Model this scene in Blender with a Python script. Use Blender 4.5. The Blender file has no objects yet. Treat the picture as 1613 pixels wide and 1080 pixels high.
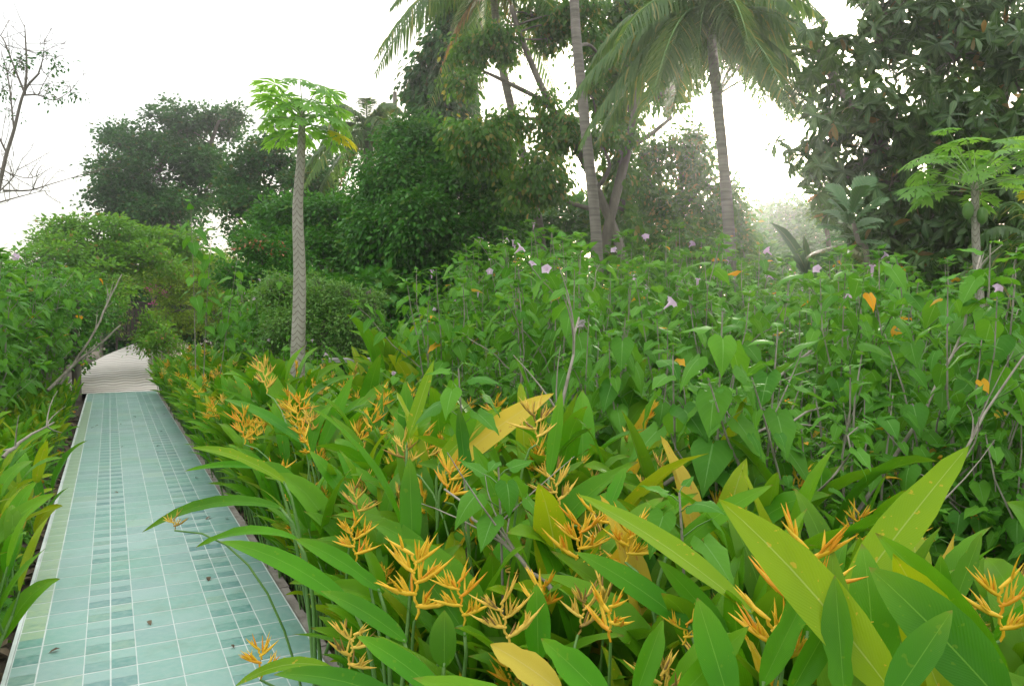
import bpy, math
import numpy as np
from mathutils import Vector, Matrix
rad = math.radians
SC = bpy.context.scene
COL = SC.collection

# ------------------------------------------------------------------ camera
CAMZ, FPX, HORIZ = 1.70, 1230.0, 498.0
PITCH = math.atan((540 - HORIZ) / FPX)
cam_d = bpy.data.cameras.new("camera")
cam = bpy.data.objects.new("camera", cam_d); COL.objects.link(cam)
cam_d.sensor_width = 36.0; cam_d.lens = 36.0 * FPX / 1613.0
cam_d.clip_start = 0.05; cam_d.clip_end = 2000
cam.location = (0, 0, CAMZ); cam.rotation_euler = (math.pi / 2 - PITCH, 0, 0)
SC.camera = cam

# ------------------------------------------------------------------ world, sun, exposure
SUN_AZ, SUN_EL = 17.0, 12.5          # degrees right of the view axis, above the horizon
SC.view_settings.view_transform = 'Standard'; SC.view_settings.look = 'None'
SC.view_settings.gamma = 1.0; SC.view_settings.use_curve_mapping = False
SC.view_settings.exposure = 0.88
w = bpy.data.worlds.new("World"); SC.world = w; w.use_nodes = True
nt = w.node_tree; nt.nodes.clear()
def N(nt, typ, **kw):
    n = nt.nodes.new(typ)
    for k, v in kw.items():
        if k.startswith('i_'):
            n.inputs[int(k[2:])].default_value = v
        else:
            setattr(n, k, v)
    return n
sky = N(nt, 'ShaderNodeTexSky', sky_type='NISHITA', sun_disc=False)
sky.sun_elevation = rad(SUN_EL); sky.sun_rotation = rad(SUN_AZ)
sky.air_density = 1.0; sky.dust_density = 3.0
bg1 = N(nt, 'ShaderNodeBackground'); bg1.inputs[1].default_value = 0.06
nt.links.new(sky.outputs[0], bg1.inputs[0])
# thin white overcast: an even veil, brighter in front of the veiled sun and near the zenith
geo = N(nt, 'ShaderNodeTexCoord')
sd = Vector((math.sin(rad(SUN_AZ)) * math.cos(rad(SUN_EL)), math.cos(rad(SUN_AZ)) * math.cos(rad(SUN_EL)), math.sin(rad(SUN_EL))))
dot = N(nt, 'ShaderNodeVectorMath', operation='DOT_PRODUCT'); dot.inputs[1].default_value = sd
nrm = N(nt, 'ShaderNodeVectorMath', operation='NORMALIZE')
nt.links.new(geo.outputs['Generated'], nrm.inputs[0]); nt.links.new(nrm.outputs[0], dot.inputs[0])
mx = N(nt, 'ShaderNodeMath', operation='MAXIMUM'); mx.inputs[1].default_value = 0
pw = N(nt, 'ShaderNodeMath', operation='POWER'); pw.inputs[1].default_value = 60
ml = N(nt, 'ShaderNodeMath', operation='MULTIPLY_ADD'); ml.inputs[1].default_value = 4.0; ml.inputs[2].default_value = 0.46
nt.links.new(dot.outputs['Value'], mx.inputs[0]); nt.links.new(mx.outputs[0], pw.inputs[0]); nt.links.new(pw.outputs[0], ml.inputs[0])
bg2 = N(nt, 'ShaderNodeBackground'); bg2.inputs[0].default_value = (1.0, 0.985, 0.95, 1)
sz = N(nt, 'ShaderNodeSeparateXYZ'); nt.links.new(nrm.outputs[0], sz.inputs[0])
zc = N(nt, 'ShaderNodeMath', operation='MAXIMUM'); zc.inputs[1].default_value = 0; nt.links.new(sz.outputs[2], zc.inputs[0])
za = N(nt, 'ShaderNodeMath', operation='MULTIPLY_ADD'); za.inputs[1].default_value = 0.75; nt.links.new(zc.outputs[0], za.inputs[0]); nt.links.new(ml.outputs[0], za.inputs[2])
nt.links.new(za.outputs[0], bg2.inputs[1])
add = N(nt, 'ShaderNodeAddShader'); wo = N(nt, 'ShaderNodeOutputWorld')
nt.links.new(bg1.outputs[0], add.inputs[0]); nt.links.new(bg2.outputs[0], add.inputs[1]); nt.links.new(add.outputs[0], wo.inputs[0])

sl = bpy.data.lights.new("sun", 'SUN'); sl.energy = 2.0; sl.angle = rad(12); sl.color = (1, 0.93, 0.8)
so = bpy.data.objects.new("sun", sl); COL.objects.link(so)
so.rotation_euler = (-sd).to_track_quat('-Z', 'Y').to_euler()

SC.cycles.max_bounces = 6; SC.cycles.diffuse_bounces = 4; SC.cycles.glossy_bounces = 2
SC.cycles.transmission_bounces = 4; SC.cycles.transparent_max_bounces = 4; SC.cycles.volume_bounces = 0
SC.cycles.sample_clamp_indirect = 4.0
try: SC.cycles.use_denoising = True
except Exception: pass

# ------------------------------------------------------------------ helpers
RNG = np.random.default_rng(7)
def U(a, b): return float(RNG.uniform(a, b))
def at(px, py, Y):
    x = (px - 806.5) / FPX; v = (540 - py) / FPX
    d = Vector((x, math.cos(PITCH) + v * math.sin(PITCH), -math.sin(PITCH) + v * math.cos(PITCH)))
    d *= Y / d.y
    return np.array((d.x, d.y, d.z + CAMZ))
def pxat(p):                                   # where a world point falls in the 1613 px photograph
    z = p[2] - CAMZ
    f = p[1] * math.cos(PITCH) - z * math.sin(PITCH); u = p[1] * math.sin(PITCH) + z * math.cos(PITCH)
    return 806.5 + FPX * p[0] / f, 540 - FPX * u / f
def unit(v):
    v = np.asarray(v, float); return v / (np.linalg.norm(v, axis=-1, keepdims=True) + 1e-9)

class Geo:
    def __init__(s): s.v = []; s.q = []; s.t = []; s.uv = []; s.c = []; s.n = 0; s.qm = []; s.tm = []
    def add(s, v, q=None, t=None, uv=None, c=None, m=0):
        v = np.asarray(v, float).reshape(-1, 3); k = len(v)
        s.v.append(v)
        s.uv.append(np.zeros((k, 2)) if uv is None else np.asarray(uv, float).reshape(-1, 2))
        cc = np.zeros((k, 4)) if c is None else np.broadcast_to(np.asarray(c, float), (k, 4))
        s.c.append(cc)
        if q is not None and len(q):
            q = np.asarray(q, int).reshape(-1, 4) + s.n; s.q.append(q); s.qm.append(np.full(len(q), m))
        if t is not None and len(t):
            t = np.asarray(t, int).reshape(-1, 3) + s.n; s.t.append(t); s.tm.append(np.full(len(t), m))
        s.n += k
    def mesh(s, name, mats, smooth=True):
        me = bpy.data.meshes.new(name)
        v = np.concatenate(s.v) if s.v else np.zeros((0, 3))
        uv = np.concatenate(s.uv); c = np.concatenate(s.c)
        q = np.concatenate(s.q) if s.q else np.zeros((0, 4), int); t = np.concatenate(s.t) if s.t else np.zeros((0, 3), int)
        me.vertices.add(len(v)); me.vertices.foreach_set('co', v.astype(np.float32).ravel())
        loops = np.concatenate([q.ravel(), t.ravel()]).astype(np.int32)
        me.loops.add(len(loops)); me.loops.foreach_set('vertex_index', loops)
        nf = len(q) + len(t); me.polygons.add(nf)
        me.polygons.foreach_set('loop_start', np.concatenate([np.arange(len(q)) * 4, len(q) * 4 + np.arange(len(t)) * 3]).astype(np.int32))
        me.polygons.foreach_set('material_index', np.concatenate(s.qm + s.tm).astype(np.int32))
        me.polygons.foreach_set('use_smooth', np.full(nf, smooth))
        l = me.uv_layers.new(name='UVMap'); l.data.foreach_set('uv', uv[loops].astype(np.float32).ravel())
        a = me.attributes.new('tint', 'FLOAT_COLOR', 'POINT'); a.data.foreach_set('color', c.astype(np.float32).ravel())
        me.update(calc_edges=True)
        for m in (mats if isinstance(mats, (list, tuple)) else [mats]): me.materials.append(m)
        return me
    def build(s, name, mats, parent=None, smooth=True):
        o = bpy.data.objects.new(name, s.mesh(name, mats, smooth)); COL.objects.link(o)
        if parent is not None: o.parent = parent
        return o

def tag(o, label=None, cat=None, group=None, kind=None):
    if label: o['label'] = label
    if cat: o['category'] = cat
    if group: o['group'] = group
    if kind: o['kind'] = kind
    return o
def empty(name, loc=(0, 0, 0), rz=0.0, s=1.0):
    o = bpy.data.objects.new(name, None); COL.objects.link(o)
    o.location = loc; o.rotation_euler = (0, 0, rz); o.scale = (s, s, s); o.empty_display_size = 0.1
    return o
def copy_tree(o, parent=None):
    c = o.copy(); COL.objects.link(c); c.parent = parent
    for ch in list(o.children): copy_tree(ch, c)
    return c

def tube(g, pts, radii, sides=5, c=None, m=0, cap=True):
    P = np.asarray(pts, float); n = len(P); R = np.broadcast_to(np.asarray(radii, float), (n,))
    T = np.gradient(P, axis=0); T = unit(T)
    a = np.array((0.31, 0.17, 0.93)) if abs(T[0][2]) < 0.9 else np.array((1.0, 0.1, 0.0))
    X = unit(np.cross(T, a)); Y = np.cross(T, X)
    th = np.arange(sides) / sides * 2 * math.pi
    V = P[:, None] + R[:, None, None] * (np.cos(th)[None, :, None] * X[:, None] + np.sin(th)[None, :, None] * Y[:, None])
    i = np.arange(n - 1)[:, None] * sides; j = np.arange(sides)[None]; jn = (j + 1) % sides
    q = np.stack([i + j, i + jn, i + sides + jn, i + sides + j], -1).reshape(-1, 4)
    L = np.concatenate([[0], np.cumsum(np.linalg.norm(np.diff(P, axis=0), axis=1))])
    uv = np.stack([np.broadcast_to(th / 6.283, (n, sides)), np.broadcast_to(L[:, None], (n, sides))], -1)
    t = None
    if cap and R[-1] > 0.004:
        b = (n - 1) * sides; t = [(b, b + k, b + k + 1) for k in range(1, sides - 1)]
    g.add(V.reshape(-1, 3), q, t, uv, c, m)

def bez(p0, p1, p2, n):
    t = np.linspace(0, 1, n)[:, None]; p0, p1, p2 = map(np.asarray, (p0, p1, p2))
    return (1 - t) ** 2 * p0 + 2 * t * (1 - t) * p1 + t ** 2 * p2
def smooth_path(pts, k=4):
    P = np.asarray(pts, float)
    if len(P) < 3: return bez(P[0], (P[0] + P[-1]) / 2, P[-1], k + 1)
    out = []
    Q = np.vstack([2 * P[0] - P[1], P, 2 * P[-1] - P[-2]])
    for i in range(1, len(Q) - 2):
        for s in range(k):
            t = s / k
            out.append(0.5 * ((2 * Q[i]) + (-Q[i - 1] + Q[i + 1]) * t + (2 * Q[i - 1] - 5 * Q[i] + 4 * Q[i + 1] - Q[i + 2]) * t * t + (-Q[i - 1] + 3 * Q[i] - 3 * Q[i + 1] + Q[i + 2]) * t ** 3))
    out.append(P[-1]); return np.array(out)

# ---- leaf templates: (verts, quads, tris, uv); length along +Y from 0 to 1, face up +Z
def tpl_strip(ts, ws, fold=0.15, droop=0.2, wave=0.0, cup=0):
    V, UV = [], []
    for k, (t, wd) in enumerate(zip(ts, ws)):
        z = -droop * t * t; y = t * (1 - 0.25 * droop * t)
        for s in (-1, 0, 1):
            V.append((s * wd, y, z + abs(s) * wd * fold + wave * math.sin(k * 2.1) * abs(s) * wd)); UV.append((0.5 + 0.5 * s, t))
    q = []
    for k in range(len(ts) - 1):
        b = 3 * k
        q += [(b, b + 1, b + 4, b + 3), (b + 1, b + 2, b + 5, b + 4)]
    return np.array(V), np.array(q), None, np.array(UV)
def tpl_diamond(wd=0.28, fold=0.3, droop=0.15):
    V = np.array([(0, 0, 0), (wd, .42, wd * fold - droop * .2), (0, 1, -droop), (-wd, .42, wd * fold - droop * .2)])
    return V, None, np.array([(0, 1, 2), (0, 2, 3)]), np.array([(.5, 0), (1, .45), (.5, 1), (0, .45)])
def tpl_heart(wd=0.36, fold=0.2, droop=0.3, ripple=0.04):
    edge = [(.10, -.10), (.55, -.16), (.92, -.06), (1.0, .10), (.93, .27), (.72, .47), (.46, .66), (.20, .84), (0, 1.0)]
    mid = [0, 0, .03, .12, .26, .45, .64, .83, 1.0]
    V, UV = [], []
    for k, ((ex, ey), my) in enumerate(zip(edge, mid)):
        for s in (-1, -.5, 0, .5, 1):
            a = abs(s); y = my * (1 - a) + ey * a; x = s * ex * wd
            if a == .5: x = s * ex * wd * 1.1
            z = -droop * max(y, 0) ** 2 + fold * abs(x) - .35 * x * x / wd + (ripple * math.sin(k * 1.9) * (a == 1)) + (0.012 if k % 2 and a == .5 else 0)
            V.append((x, y, z)); UV.append((.5 + .5 * s, y))
    q = []
    for k in range(len(edge) - 1):
        b = 5 * k
        for j in range(4): q.append((b + j, b + j + 1, b + j + 6, b + j + 5))
    return np.array(V), np.array(q), None, np.array(UV)
def frames(d, n):
    y = unit(d); x = unit(np.cross(y, n)); z = np.cross(x, y)
    return np.stack([x, y, z], -1)                      # columns
def scatter(g, tpl, P, D, Nn, S, C, m=0, aspect=None):
    V, q, t, uv = tpl; n = len(P); k = len(V)
    if n == 0: return
    R = frames(D, Nn); S = np.broadcast_to(np.asarray(S, float), (n,))
    VV = V[None] * S[:, None, None]
    if aspect is not None: VV = VV * np.stack([aspect, np.ones(n), np.ones(n)], -1)[:, None]
    W = np.einsum('nij,nkj->nki', R, VV) + P[:, None]
    off = (np.arange(n) * k)[:, None, None]
    g.add(W.reshape(-1, 3), None if q is None else (q[None] + off).reshape(-1, 4), None if t is None else (t[None] + off).reshape(-1, 3),
          np.broadcast_to(uv, (n, k, 2)).reshape(-1, 2), np.repeat(C, k, axis=0), m)
def tints(n, yellow=0.03, rng=RNG):
    c = np.zeros((n, 4)); c[:, 0] = rng.random(n); y = rng.random(n) < yellow
    c[:, 1] = np.where(y, rng.uniform(.5, 1, n), 0); c[:, 2] = rng.random(n); c[:, 3] = 1
    return c

# ------------------------------------------------------------------ materials
def mat(name):
    m = bpy.data.materials.new(name); m.use_nodes = True; t = m.node_tree; t.nodes.clear()
    return m, t, t.nodes.new('ShaderNodeOutputMaterial')
def rgb(c): return (*c, 1)
def mixc(t, f, a, b):
    n = t.nodes.new('ShaderNodeMix'); n.data_type = 'RGBA'
    for i, v in ((0, f), (6, a), (7, b)):
        if hasattr(v, 'is_output'): t.links.new(v, n.inputs[i])
        else: n.inputs[i].default_value = v if i == 0 else rgb(v)
    return n.outputs[2]
def mth(t, op, a, b=0.0, c=None, clamp=False):
    n = t.nodes.new('ShaderNodeMath'); n.operation = op; n.use_clamp = clamp
    for i, v in enumerate((a, b) if c is None else (a, b, c)):
        if hasattr(v, 'is_output'): t.links.new(v, n.inputs[i])
        else: n.inputs[i].default_value = v
    return n.outputs[0]
def leaf_mat(name, a, b, yel=(.45, .26, .03), trans=.35, rough=.45, rib=(0.25, .4, .1), ribw=.035, veins=0, tgain=(1.7, 1.5, .8), spec=.4, spots=0.0, tip=False):
    m, t, out = mat(name)
    at_ = N(t, 'ShaderNodeAttribute', attribute_name='tint'); sp = N(t, 'ShaderNodeSeparateColor'); t.links.new(at_.outputs['Color'], sp.inputs[0])
    tc = N(t, 'ShaderNodeTexCoord'); no = N(t, 'ShaderNodeTexNoise'); no.inputs['Scale'].default_value = 6; t.links.new(tc.outputs['Object'], no.inputs['Vector'])
    f = mth(t, 'ADD', mth(t, 'MULTIPLY', sp.outputs[0], .7), mth(t, 'MULTIPLY_ADD', no.outputs[0], .8, -.25), clamp=True)
    c = mixc(t, f, a, b)
    uv = N(t, 'ShaderNodeSeparateXYZ'); t.links.new(tc.outputs['UV'], uv.inputs[0])
    yf = sp.outputs[1]
    if spots:
        n2 = N(t, 'ShaderNodeTexNoise'); n2.inputs['Scale'].default_value = 55; t.links.new(tc.outputs['Object'], n2.inputs['Vector'])
        yf = mth(t, 'ADD', yf, mth(t, 'MULTIPLY', mth(t, 'GREATER_THAN', n2.outputs[0], .68), spots), clamp=True)
    c = mixc(t, yf, c, yel)
    au = mth(t, 'ABSOLUTE', mth(t, 'SUBTRACT', uv.outputs[0], .5))
    hgt = None
    if ribw:
        r = mth(t, 'LESS_THAN', au, ribw); c = mixc(t, mth(t, 'MULTIPLY', r, .55), c, rib)
    if veins:
        ph = mth(t, 'SINE', mth(t, 'MULTIPLY', mth(t, 'SUBTRACT', uv.outputs[1], mth(t, 'MULTIPLY', au, .5)), veins))
        ln = mth(t, 'GREATER_THAN', ph, .82)
        c = mixc(t, mth(t, 'MULTIPLY', ln, .05), c, rib); hgt = ph
    if tip:
        tf = mth(t, 'MULTIPLY', mth(t, 'SUBTRACT', mth(t, 'ADD', uv.outputs[1], mth(t, 'MULTIPLY', no.outputs[0], .06)), .985), 28.0, clamp=True); c = mixc(t, tf, c, (.16, .09, .03))
        yt = mth(t, 'MULTIPLY', mth(t, 'POWER', uv.outputs[1], 4.0), .45); c = mixc(t, yt, c, (.20, .34, .02))
    p = N(t, 'ShaderNodeBsdfPrincipled'); t.links.new(c, p.inputs['Base Color']); p.inputs['Roughness'].default_value = rough
    p.inputs['Specular IOR Level'].default_value = spec
    if hgt is not None:
        bp = N(t, 'ShaderNodeBump'); bp.inputs['Strength'].default_value = .22; bp.inputs['Distance'].default_value = .0006
        t.links.new(hgt, bp.inputs['Height']); t.links.new(bp.outputs[0], p.inputs['Normal'])
    tr = N(t, 'ShaderNodeBsdfTranslucent'); vm = N(t, 'ShaderNodeVectorMath', operation='MULTIPLY'); t.links.new(c, vm.inputs[0]); vm.inputs[1].default_value = tgain
    t.links.new(vm.outputs[0], tr.inputs[0])
    mxs = N(t, 'ShaderNodeMixShader'); mxs.inputs[0].default_value = trans
    t.links.new(p.outputs[0], mxs.inputs[1]); t.links.new(tr.outputs[0], mxs.inputs[2]); t.links.new(mxs.outputs[0], out.inputs[0])
    return m
def noise_mat(name, a, b, scale=8, rough=.8, bump=.4, bscale=30, stretch=(1, 1, 1), dist=.01, tint=False):
    m, t, out = mat(name)
    tc = N(t, 'ShaderNodeTexCoord'); mp = N(t, 'ShaderNodeMapping'); mp.inputs['Scale'].default_value = stretch; t.links.new(tc.outputs['Object'], mp.inputs[0])
    n1 = N(t, 'ShaderNodeTexNoise'); n1.inputs['Scale'].default_value = scale; n1.inputs['Detail'].default_value = 6; t.links.new(mp.outputs[0], n1.inputs['Vector'])
    n2 = N(t, 'ShaderNodeTexNoise'); n2.inputs['Scale'].default_value = bscale; n2.inputs['Detail'].default_value = 4; t.links.new(mp.outputs[0], n2.inputs['Vector'])
    f = mth(t, 'MULTIPLY_ADD', n1.outputs[0], 2.4, -.7, clamp=True); c = mixc(t, f, a, b)
    p = N(t, 'ShaderNodeBsdfPrincipled'); t.links.new(c, p.inputs['Base Color']); p.inputs['Roughness'].default_value = rough
    bp = N(t, 'ShaderNodeBump'); bp.inputs['Strength'].default_value = bump; bp.inputs['Distance'].default_value = dist
    t.links.new(n2.outputs[0], bp.inputs['Height']); t.links.new(bp.outputs[0], p.inputs['Normal']); t.links.new(p.outputs[0], out.inputs[0])
    return m

M = {}
M['helic'] = leaf_mat('heliconia_leaf', (.018, .135, .004), (.078, .300, .006), yel=(.36, .40, .02), trans=.32, rough=.33, rib=(.16, .36, .04), ribw=.014, veins=210, spec=.13, spots=.12, tip=True)
M['helic_yellow'] = leaf_mat('heliconia_leaf_yellowing', (.12, .27, .004), (.24, .38, .006), yel=(.50, .34, .03), trans=.34, rough=.35, spec=.13, rib=(.36, .46, .12), ribw=.016, veins=210, spots=.6)
M['helic_gold'] = leaf_mat('heliconia_leaf_golden', (.46, .38, .02), (.64, .49, .05), yel=(.45, .2, .03), trans=.34, rough=.45, rib=(.6, .5, .15), ribw=.016, veins=210, spots=.7)
M['heart'] = leaf_mat('morning_glory_leaf', (.045, .185, .014), (.125, .330, .026), yel=(.75, .34, .015), trans=.36, rough=.5, rib=(.2, .4, .12), ribw=.02, veins=42, spec=.13)
M['stemgreen'] = noise_mat('green_stem', (.07, .18, .03), (.13, .26, .05), 12, .5, .2)
M['stemgrey'] = noise_mat('grey_woody_stem', (.17, .15, .11), (.34, .31, .25), 14, .8, .4, 60)
M['bract'] = leaf_mat('heliconia_bract', (.80, .46, .015), (.88, .62, .05), yel=(.80, .30, .01), trans=.18, rough=.45, ribw=0, tgain=(1.1, 1.1, 1))
M['bract_dry'] = leaf_mat('heliconia_bract_faded', (.70, .44, .05), (.82, .58, .10), yel=(.20, .11, .04), trans=.12, rough=.6, ribw=0, tgain=(1.1, 1.1, 1))
M['lilac'] = leaf_mat('lilac_petal', (.55, .36, .52), (.74, .58, .72), yel=(.8, .7, .8), trans=.35, rough=.6, ribw=0, tgain=(1.1, 1, 1.1))
M['bark'] = noise_mat('tree_bark', (.10, .085, .065), (.24, .21, .17), 5, .9, .8, 26, (1, 1, .35), .03)
M['palmbark'] = noise_mat('palm_bark', (.15, .135, .11), (.29, .26, .22), 3, .9, .7, 9, (.4, .4, 6), .04)
M['soil'] = noise_mat('soil', (.035, .026, .016), (.09, .07, .045), 3, .95, .8, 22, dist=.03)
M['concrete'] = noise_mat('concrete', (.22, .19, .16), (.42, .38, .33), 9, .85, .5, 60)
M['plank'] = noise_mat('weathered_wood', (.25, .24, .22), (.45, .43, .40), 5, .8, .5, 40, (1, 12, 12))
M['openshade'] = noise_mat('opening_shade', (.03, .022, .018), (.07, .05, .04), 5, .8, .5, 40)  # near-black colour standing in for the shade inside the arch opening
def tree_leaf(name, a, b, **k):
    k.setdefault('trans', .30); k.setdefault('ribw', 0); k.setdefault('spec', .2)
    return leaf_mat(name, a, b, **k)
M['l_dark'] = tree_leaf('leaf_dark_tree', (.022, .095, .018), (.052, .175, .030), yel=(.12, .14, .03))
M['l_lush'] = tree_leaf('leaf_lush_tree', (.028, .130, .014), (.075, .260, .020), yel=(.14, .26, .03))
M['l_brown'] = tree_leaf('leaf_olive_tree', (.042, .135, .018), (.105, .245, .032), yel=(.26, .24, .06), trans=.45)
M['l_lime'] = tree_leaf('leaf_lime_shrub', (.080, .240, .020), (.170, .370, .035), yel=(.35, .22, .1), trans=.36)
M['l_pale'] = tree_leaf('leaf_round_bush', (.075, .210, .035), (.190, .360, .085), yel=(.20, .28, .1), rough=.4)
M['l_arch'] = tree_leaf('leaf_creeper', (.13, .27, .018), (.28, .42, .035), yel=(.3, .34, .04), trans=.34)
M['l_whorl'] = leaf_mat('leaf_whorl_tree', (.022, .070, .014), (.065, .150, .022), yel=(.30, .17, .05), trans=.28, rough=.4, rib=(.12, .2, .06), ribw=.06)
M['frond'] = leaf_mat('palm_leaflet', (.060, .150, .040), (.130, .240, .065), yel=(.28, .28, .08), trans=.46, rough=.4, ribw=0)
M['frond_dry'] = leaf_mat('dry_frond', (.20, .13, .06), (.32, .22, .11), trans=.2, rough=.7, ribw=0)
M['papaya'] = leaf_mat('papaya_leaf', (.12, .31, .045), (.21, .43, .08), yel=(.62, .56, .03), trans=.5, rough=.5, ribw=0)
M['breadfruit'] = leaf_mat('lobed_leaf', (.040, .120, .035), (.085, .200, .060), yel=(.20, .16, .09), trans=.2, rough=.42, rib=(.16, .24, .1), ribw=.05)
M['pink'] = leaf_mat('pink_bract', (.50, .05, .22), (.62, .12, .34), trans=.3, ribw=0, tgain=(1, 1, 1))
M['sprout_red'] = leaf_mat('red_young_leaf', (.30, .10, .04), (.45, .18, .07), trans=.3, ribw=0, tgain=(1, 1, 1))
M['flowertree'] = M['sprout_red']

def papaya_bark():
    m, t, out = mat('papaya_bark'); tc = N(t, 'ShaderNodeTexCoord'); s = N(t, 'ShaderNodeSeparateXYZ'); t.links.new(tc.outputs['UV'], s.inputs[0])
    no = N(t, 'ShaderNodeTexNoise'); no.inputs['Scale'].default_value = 9; no.inputs['Detail'].default_value = 5; t.links.new(tc.outputs['Object'], no.inputs['Vector'])
    ang = mth(t, 'ABSOLUTE', mth(t, 'SINE', mth(t, 'MULTIPLY', s.outputs[0], 3.14159 * 4)))
    h = mth(t, 'ADD', mth(t, 'MULTIPLY', s.outputs[1], 15.0), mth(t, 'MULTIPLY_ADD', ang, .8, 0.0))
    h = mth(t, 'ADD', h, mth(t, 'MULTIPLY', no.outputs[0], 1.3)); fr = mth(t, 'FRACT', h)
    edge = mth(t, 'LESS_THAN', fr, .22); c = mixc(t, mth(t, 'MULTIPLY_ADD', no.outputs[0], 1.6, -.3, clamp=True), (.30, .28, .22), (.48, .45, .38))
    c = mixc(t, mth(t, 'MULTIPLY', edge, .6), c, (.13, .11, .08))
    p = N(t, 'ShaderNodeBsdfPrincipled'); t.links.new(c, p.inputs['Base Color']); p.inputs['Roughness'].default_value = .85
    bp = N(t, 'ShaderNodeBump'); bp.inputs['Strength'].default_value = 1; bp.inputs['Distance'].default_value = .012
    t.links.new(fr, bp.inputs['Height']); t.links.new(bp.outputs[0], p.inputs['Normal']); t.links.new(p.outputs[0], out.inputs[0])
    return m
M['papbark'] = papaya_bark()

def tile_mat():
    m, t, out = mat('glazed_tile')
    a_ = N(t, 'ShaderNodeAttribute', attribute_name='tint'); tc = N(t, 'ShaderNodeTexCoord')
    sp = N(t, 'ShaderNodeSeparateColor'); t.links.new(a_.outputs['Color'], sp.inputs[0])
    n1 = N(t, 'ShaderNodeTexNoise'); n1.inputs['Scale'].default_value = 1.6; n1.inputs['Detail'].default_value = 5; t.links.new(tc.outputs['Object'], n1.inputs['Vector'])
    n2 = N(t, 'ShaderNodeTexNoise'); n2.inputs['Scale'].default_value = 26; n2.inputs['Detail'].default_value = 6; t.links.new(tc.outputs['Object'], n2.inputs['Vector'])
    c = mixc(t, sp.outputs[0], (.275, .44, .40), (.060, .205, .195))
    c = mixc(t, mth(t, 'MULTIPLY_ADD', n1.outputs[0], 2.2, -.85, clamp=True), c, (.13, .38, .27))
    c = mixc(t, mth(t, 'MULTIPLY_ADD', n2.outputs[0], 1.2, -.45, clamp=True), c, (.38, .50, .45))
    c = mixc(t, mth(t, 'MULTIPLY', sp.outputs[1], mth(t, 'MULTIPLY_ADD', n2.outputs[0], 1.3, .1, clamp=True)), c, (.33, .46, .27))
    n3 = N(t, 'ShaderNodeTexNoise'); n3.inputs['Scale'].default_value = 3.2; n3.inputs['Detail'].default_value = 8; n3.inputs['Roughness'].default_value = .7; t.links.new(tc.outputs['Object'], n3.inputs['Vector'])
    c = mixc(t, mth(t, 'MULTIPLY', mth(t, 'MULTIPLY_ADD', n3.outputs[0], 5.0, -2.7, clamp=True), .4), c, (.17, .20, .14))
    p = N(t, 'ShaderNodeBsdfPrincipled'); t.links.new(c, p.inputs['Base Color'])
    t.links.new(mth(t, 'MULTIPLY_ADD', n2.outputs[0], .35, .22), p.inputs['Roughness'])
    bp = N(t, 'ShaderNodeBump'); bp.inputs['Strength'].default_value = .25; bp.inputs['Distance'].default_value = .002
    t.links.new(n2.outputs[0], bp.inputs['Height']); t.links.new(bp.outputs[0], p.inputs['Normal']); t.links.new(p.outputs[0], out.inputs[0])
    return m
M['tile'] = tile_mat()
M['grout'] = noise_mat('grout', (.50, .58, .54), (.70, .76, .72), 6, .8, .2)
def wave_mat():
    m, t, out = mat('pale_ribbed_paving'); tc = N(t, 'ShaderNodeTexCoord'); s = N(t, 'ShaderNodeSeparateXYZ'); t.links.new(tc.outputs['UV'], s.inputs[0])
    n = N(t, 'ShaderNodeTexNoise'); n.inputs['Scale'].default_value = 1.6; t.links.new(tc.outputs['Object'], n.inputs['Vector'])
    sx = mth(t, 'SINE', mth(t, 'MULTIPLY', s.outputs[0], 13)); v = mth(t, 'SINE', mth(t, 'ADD', mth(t, 'MULTIPLY', s.outputs[1], 11), mth(t, 'MULTIPLY', sx, 1.1)))
    c = mixc(t, mth(t, 'MULTIPLY_ADD', v, 1.0, .6, clamp=True), (.34, .31, .27), (.74, .72, .67))
    c = mixc(t, mth(t, 'MULTIPLY_ADD', n.outputs[0], 1.5, -.5, clamp=True), c, (.52, .46, .40))
    p = N(t, 'ShaderNodeBsdfPrincipled'); t.links.new(c, p.inputs['Base Color']); p.inputs['Roughness'].default_value = .85; p.inputs['Specular IOR Level'].default_value = .2
    t.links.new(p.outputs[0], out.inputs[0]); return m
M['wave'] = wave_mat()

# ------------------------------------------------------------------ ground and path
UX, UY = -.4577, .8891                      # path direction; NX, NY points right of it
NX, NY = .8891, .4577
RE = np.array((1.03, 0.0)); PW = 1.37       # right edge at Y=0; width
def P2(s, e):                               # s metres along the path, e metres right of its right edge (e=-PW is the left edge)
    return np.array((RE[0] + UX * s + NX * e, RE[1] + UY * s + NY * e))
def edge_dist(x, y): return (x - RE[0]) * NX + (y - RE[1]) * NY
def along(x, y): return (x - RE[0]) * UX + (y - RE[1]) * UY
GZ = -0.13
g = Geo(); k = 61; xs = np.linspace(-1, 1, k); xs = np.sign(xs) * np.abs(xs) ** 2.2 * 400
XX, YY = np.meshgrid(xs, xs); ED = (XX - RE[0]) * NX + (YY - RE[1]) * NY
ZZ = np.full_like(XX, GZ)
V = np.stack([XX, YY, ZZ], -1).reshape(-1, 3); i = np.arange(k - 1)
q = (i[:, None] * k + i[None]).ravel(); q = np.stack([q, q + 1, q + k + 1, q + k], -1)
g.add(V, q); tag(g.build('ground', M['soil']), kind='structure')

def box(g, x0, x1, y0, y1, z0, z1, m=0, c=None, M4=None):
    V = np.array([(x, y, z) for z in (z0, z1) for y in (y0, y1) for x in (x0, x1)], float)
    if M4 is not None: V = V @ np.array(M4)[:3, :3].T + np.array(M4)[:3, 3]
    g.add(V, [(0, 2, 3, 1), (4, 5, 7, 6), (0, 1, 5, 4), (2, 6, 7, 3), (0, 4, 6, 2), (1, 3, 7, 5)], m=m, c=c)
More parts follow.
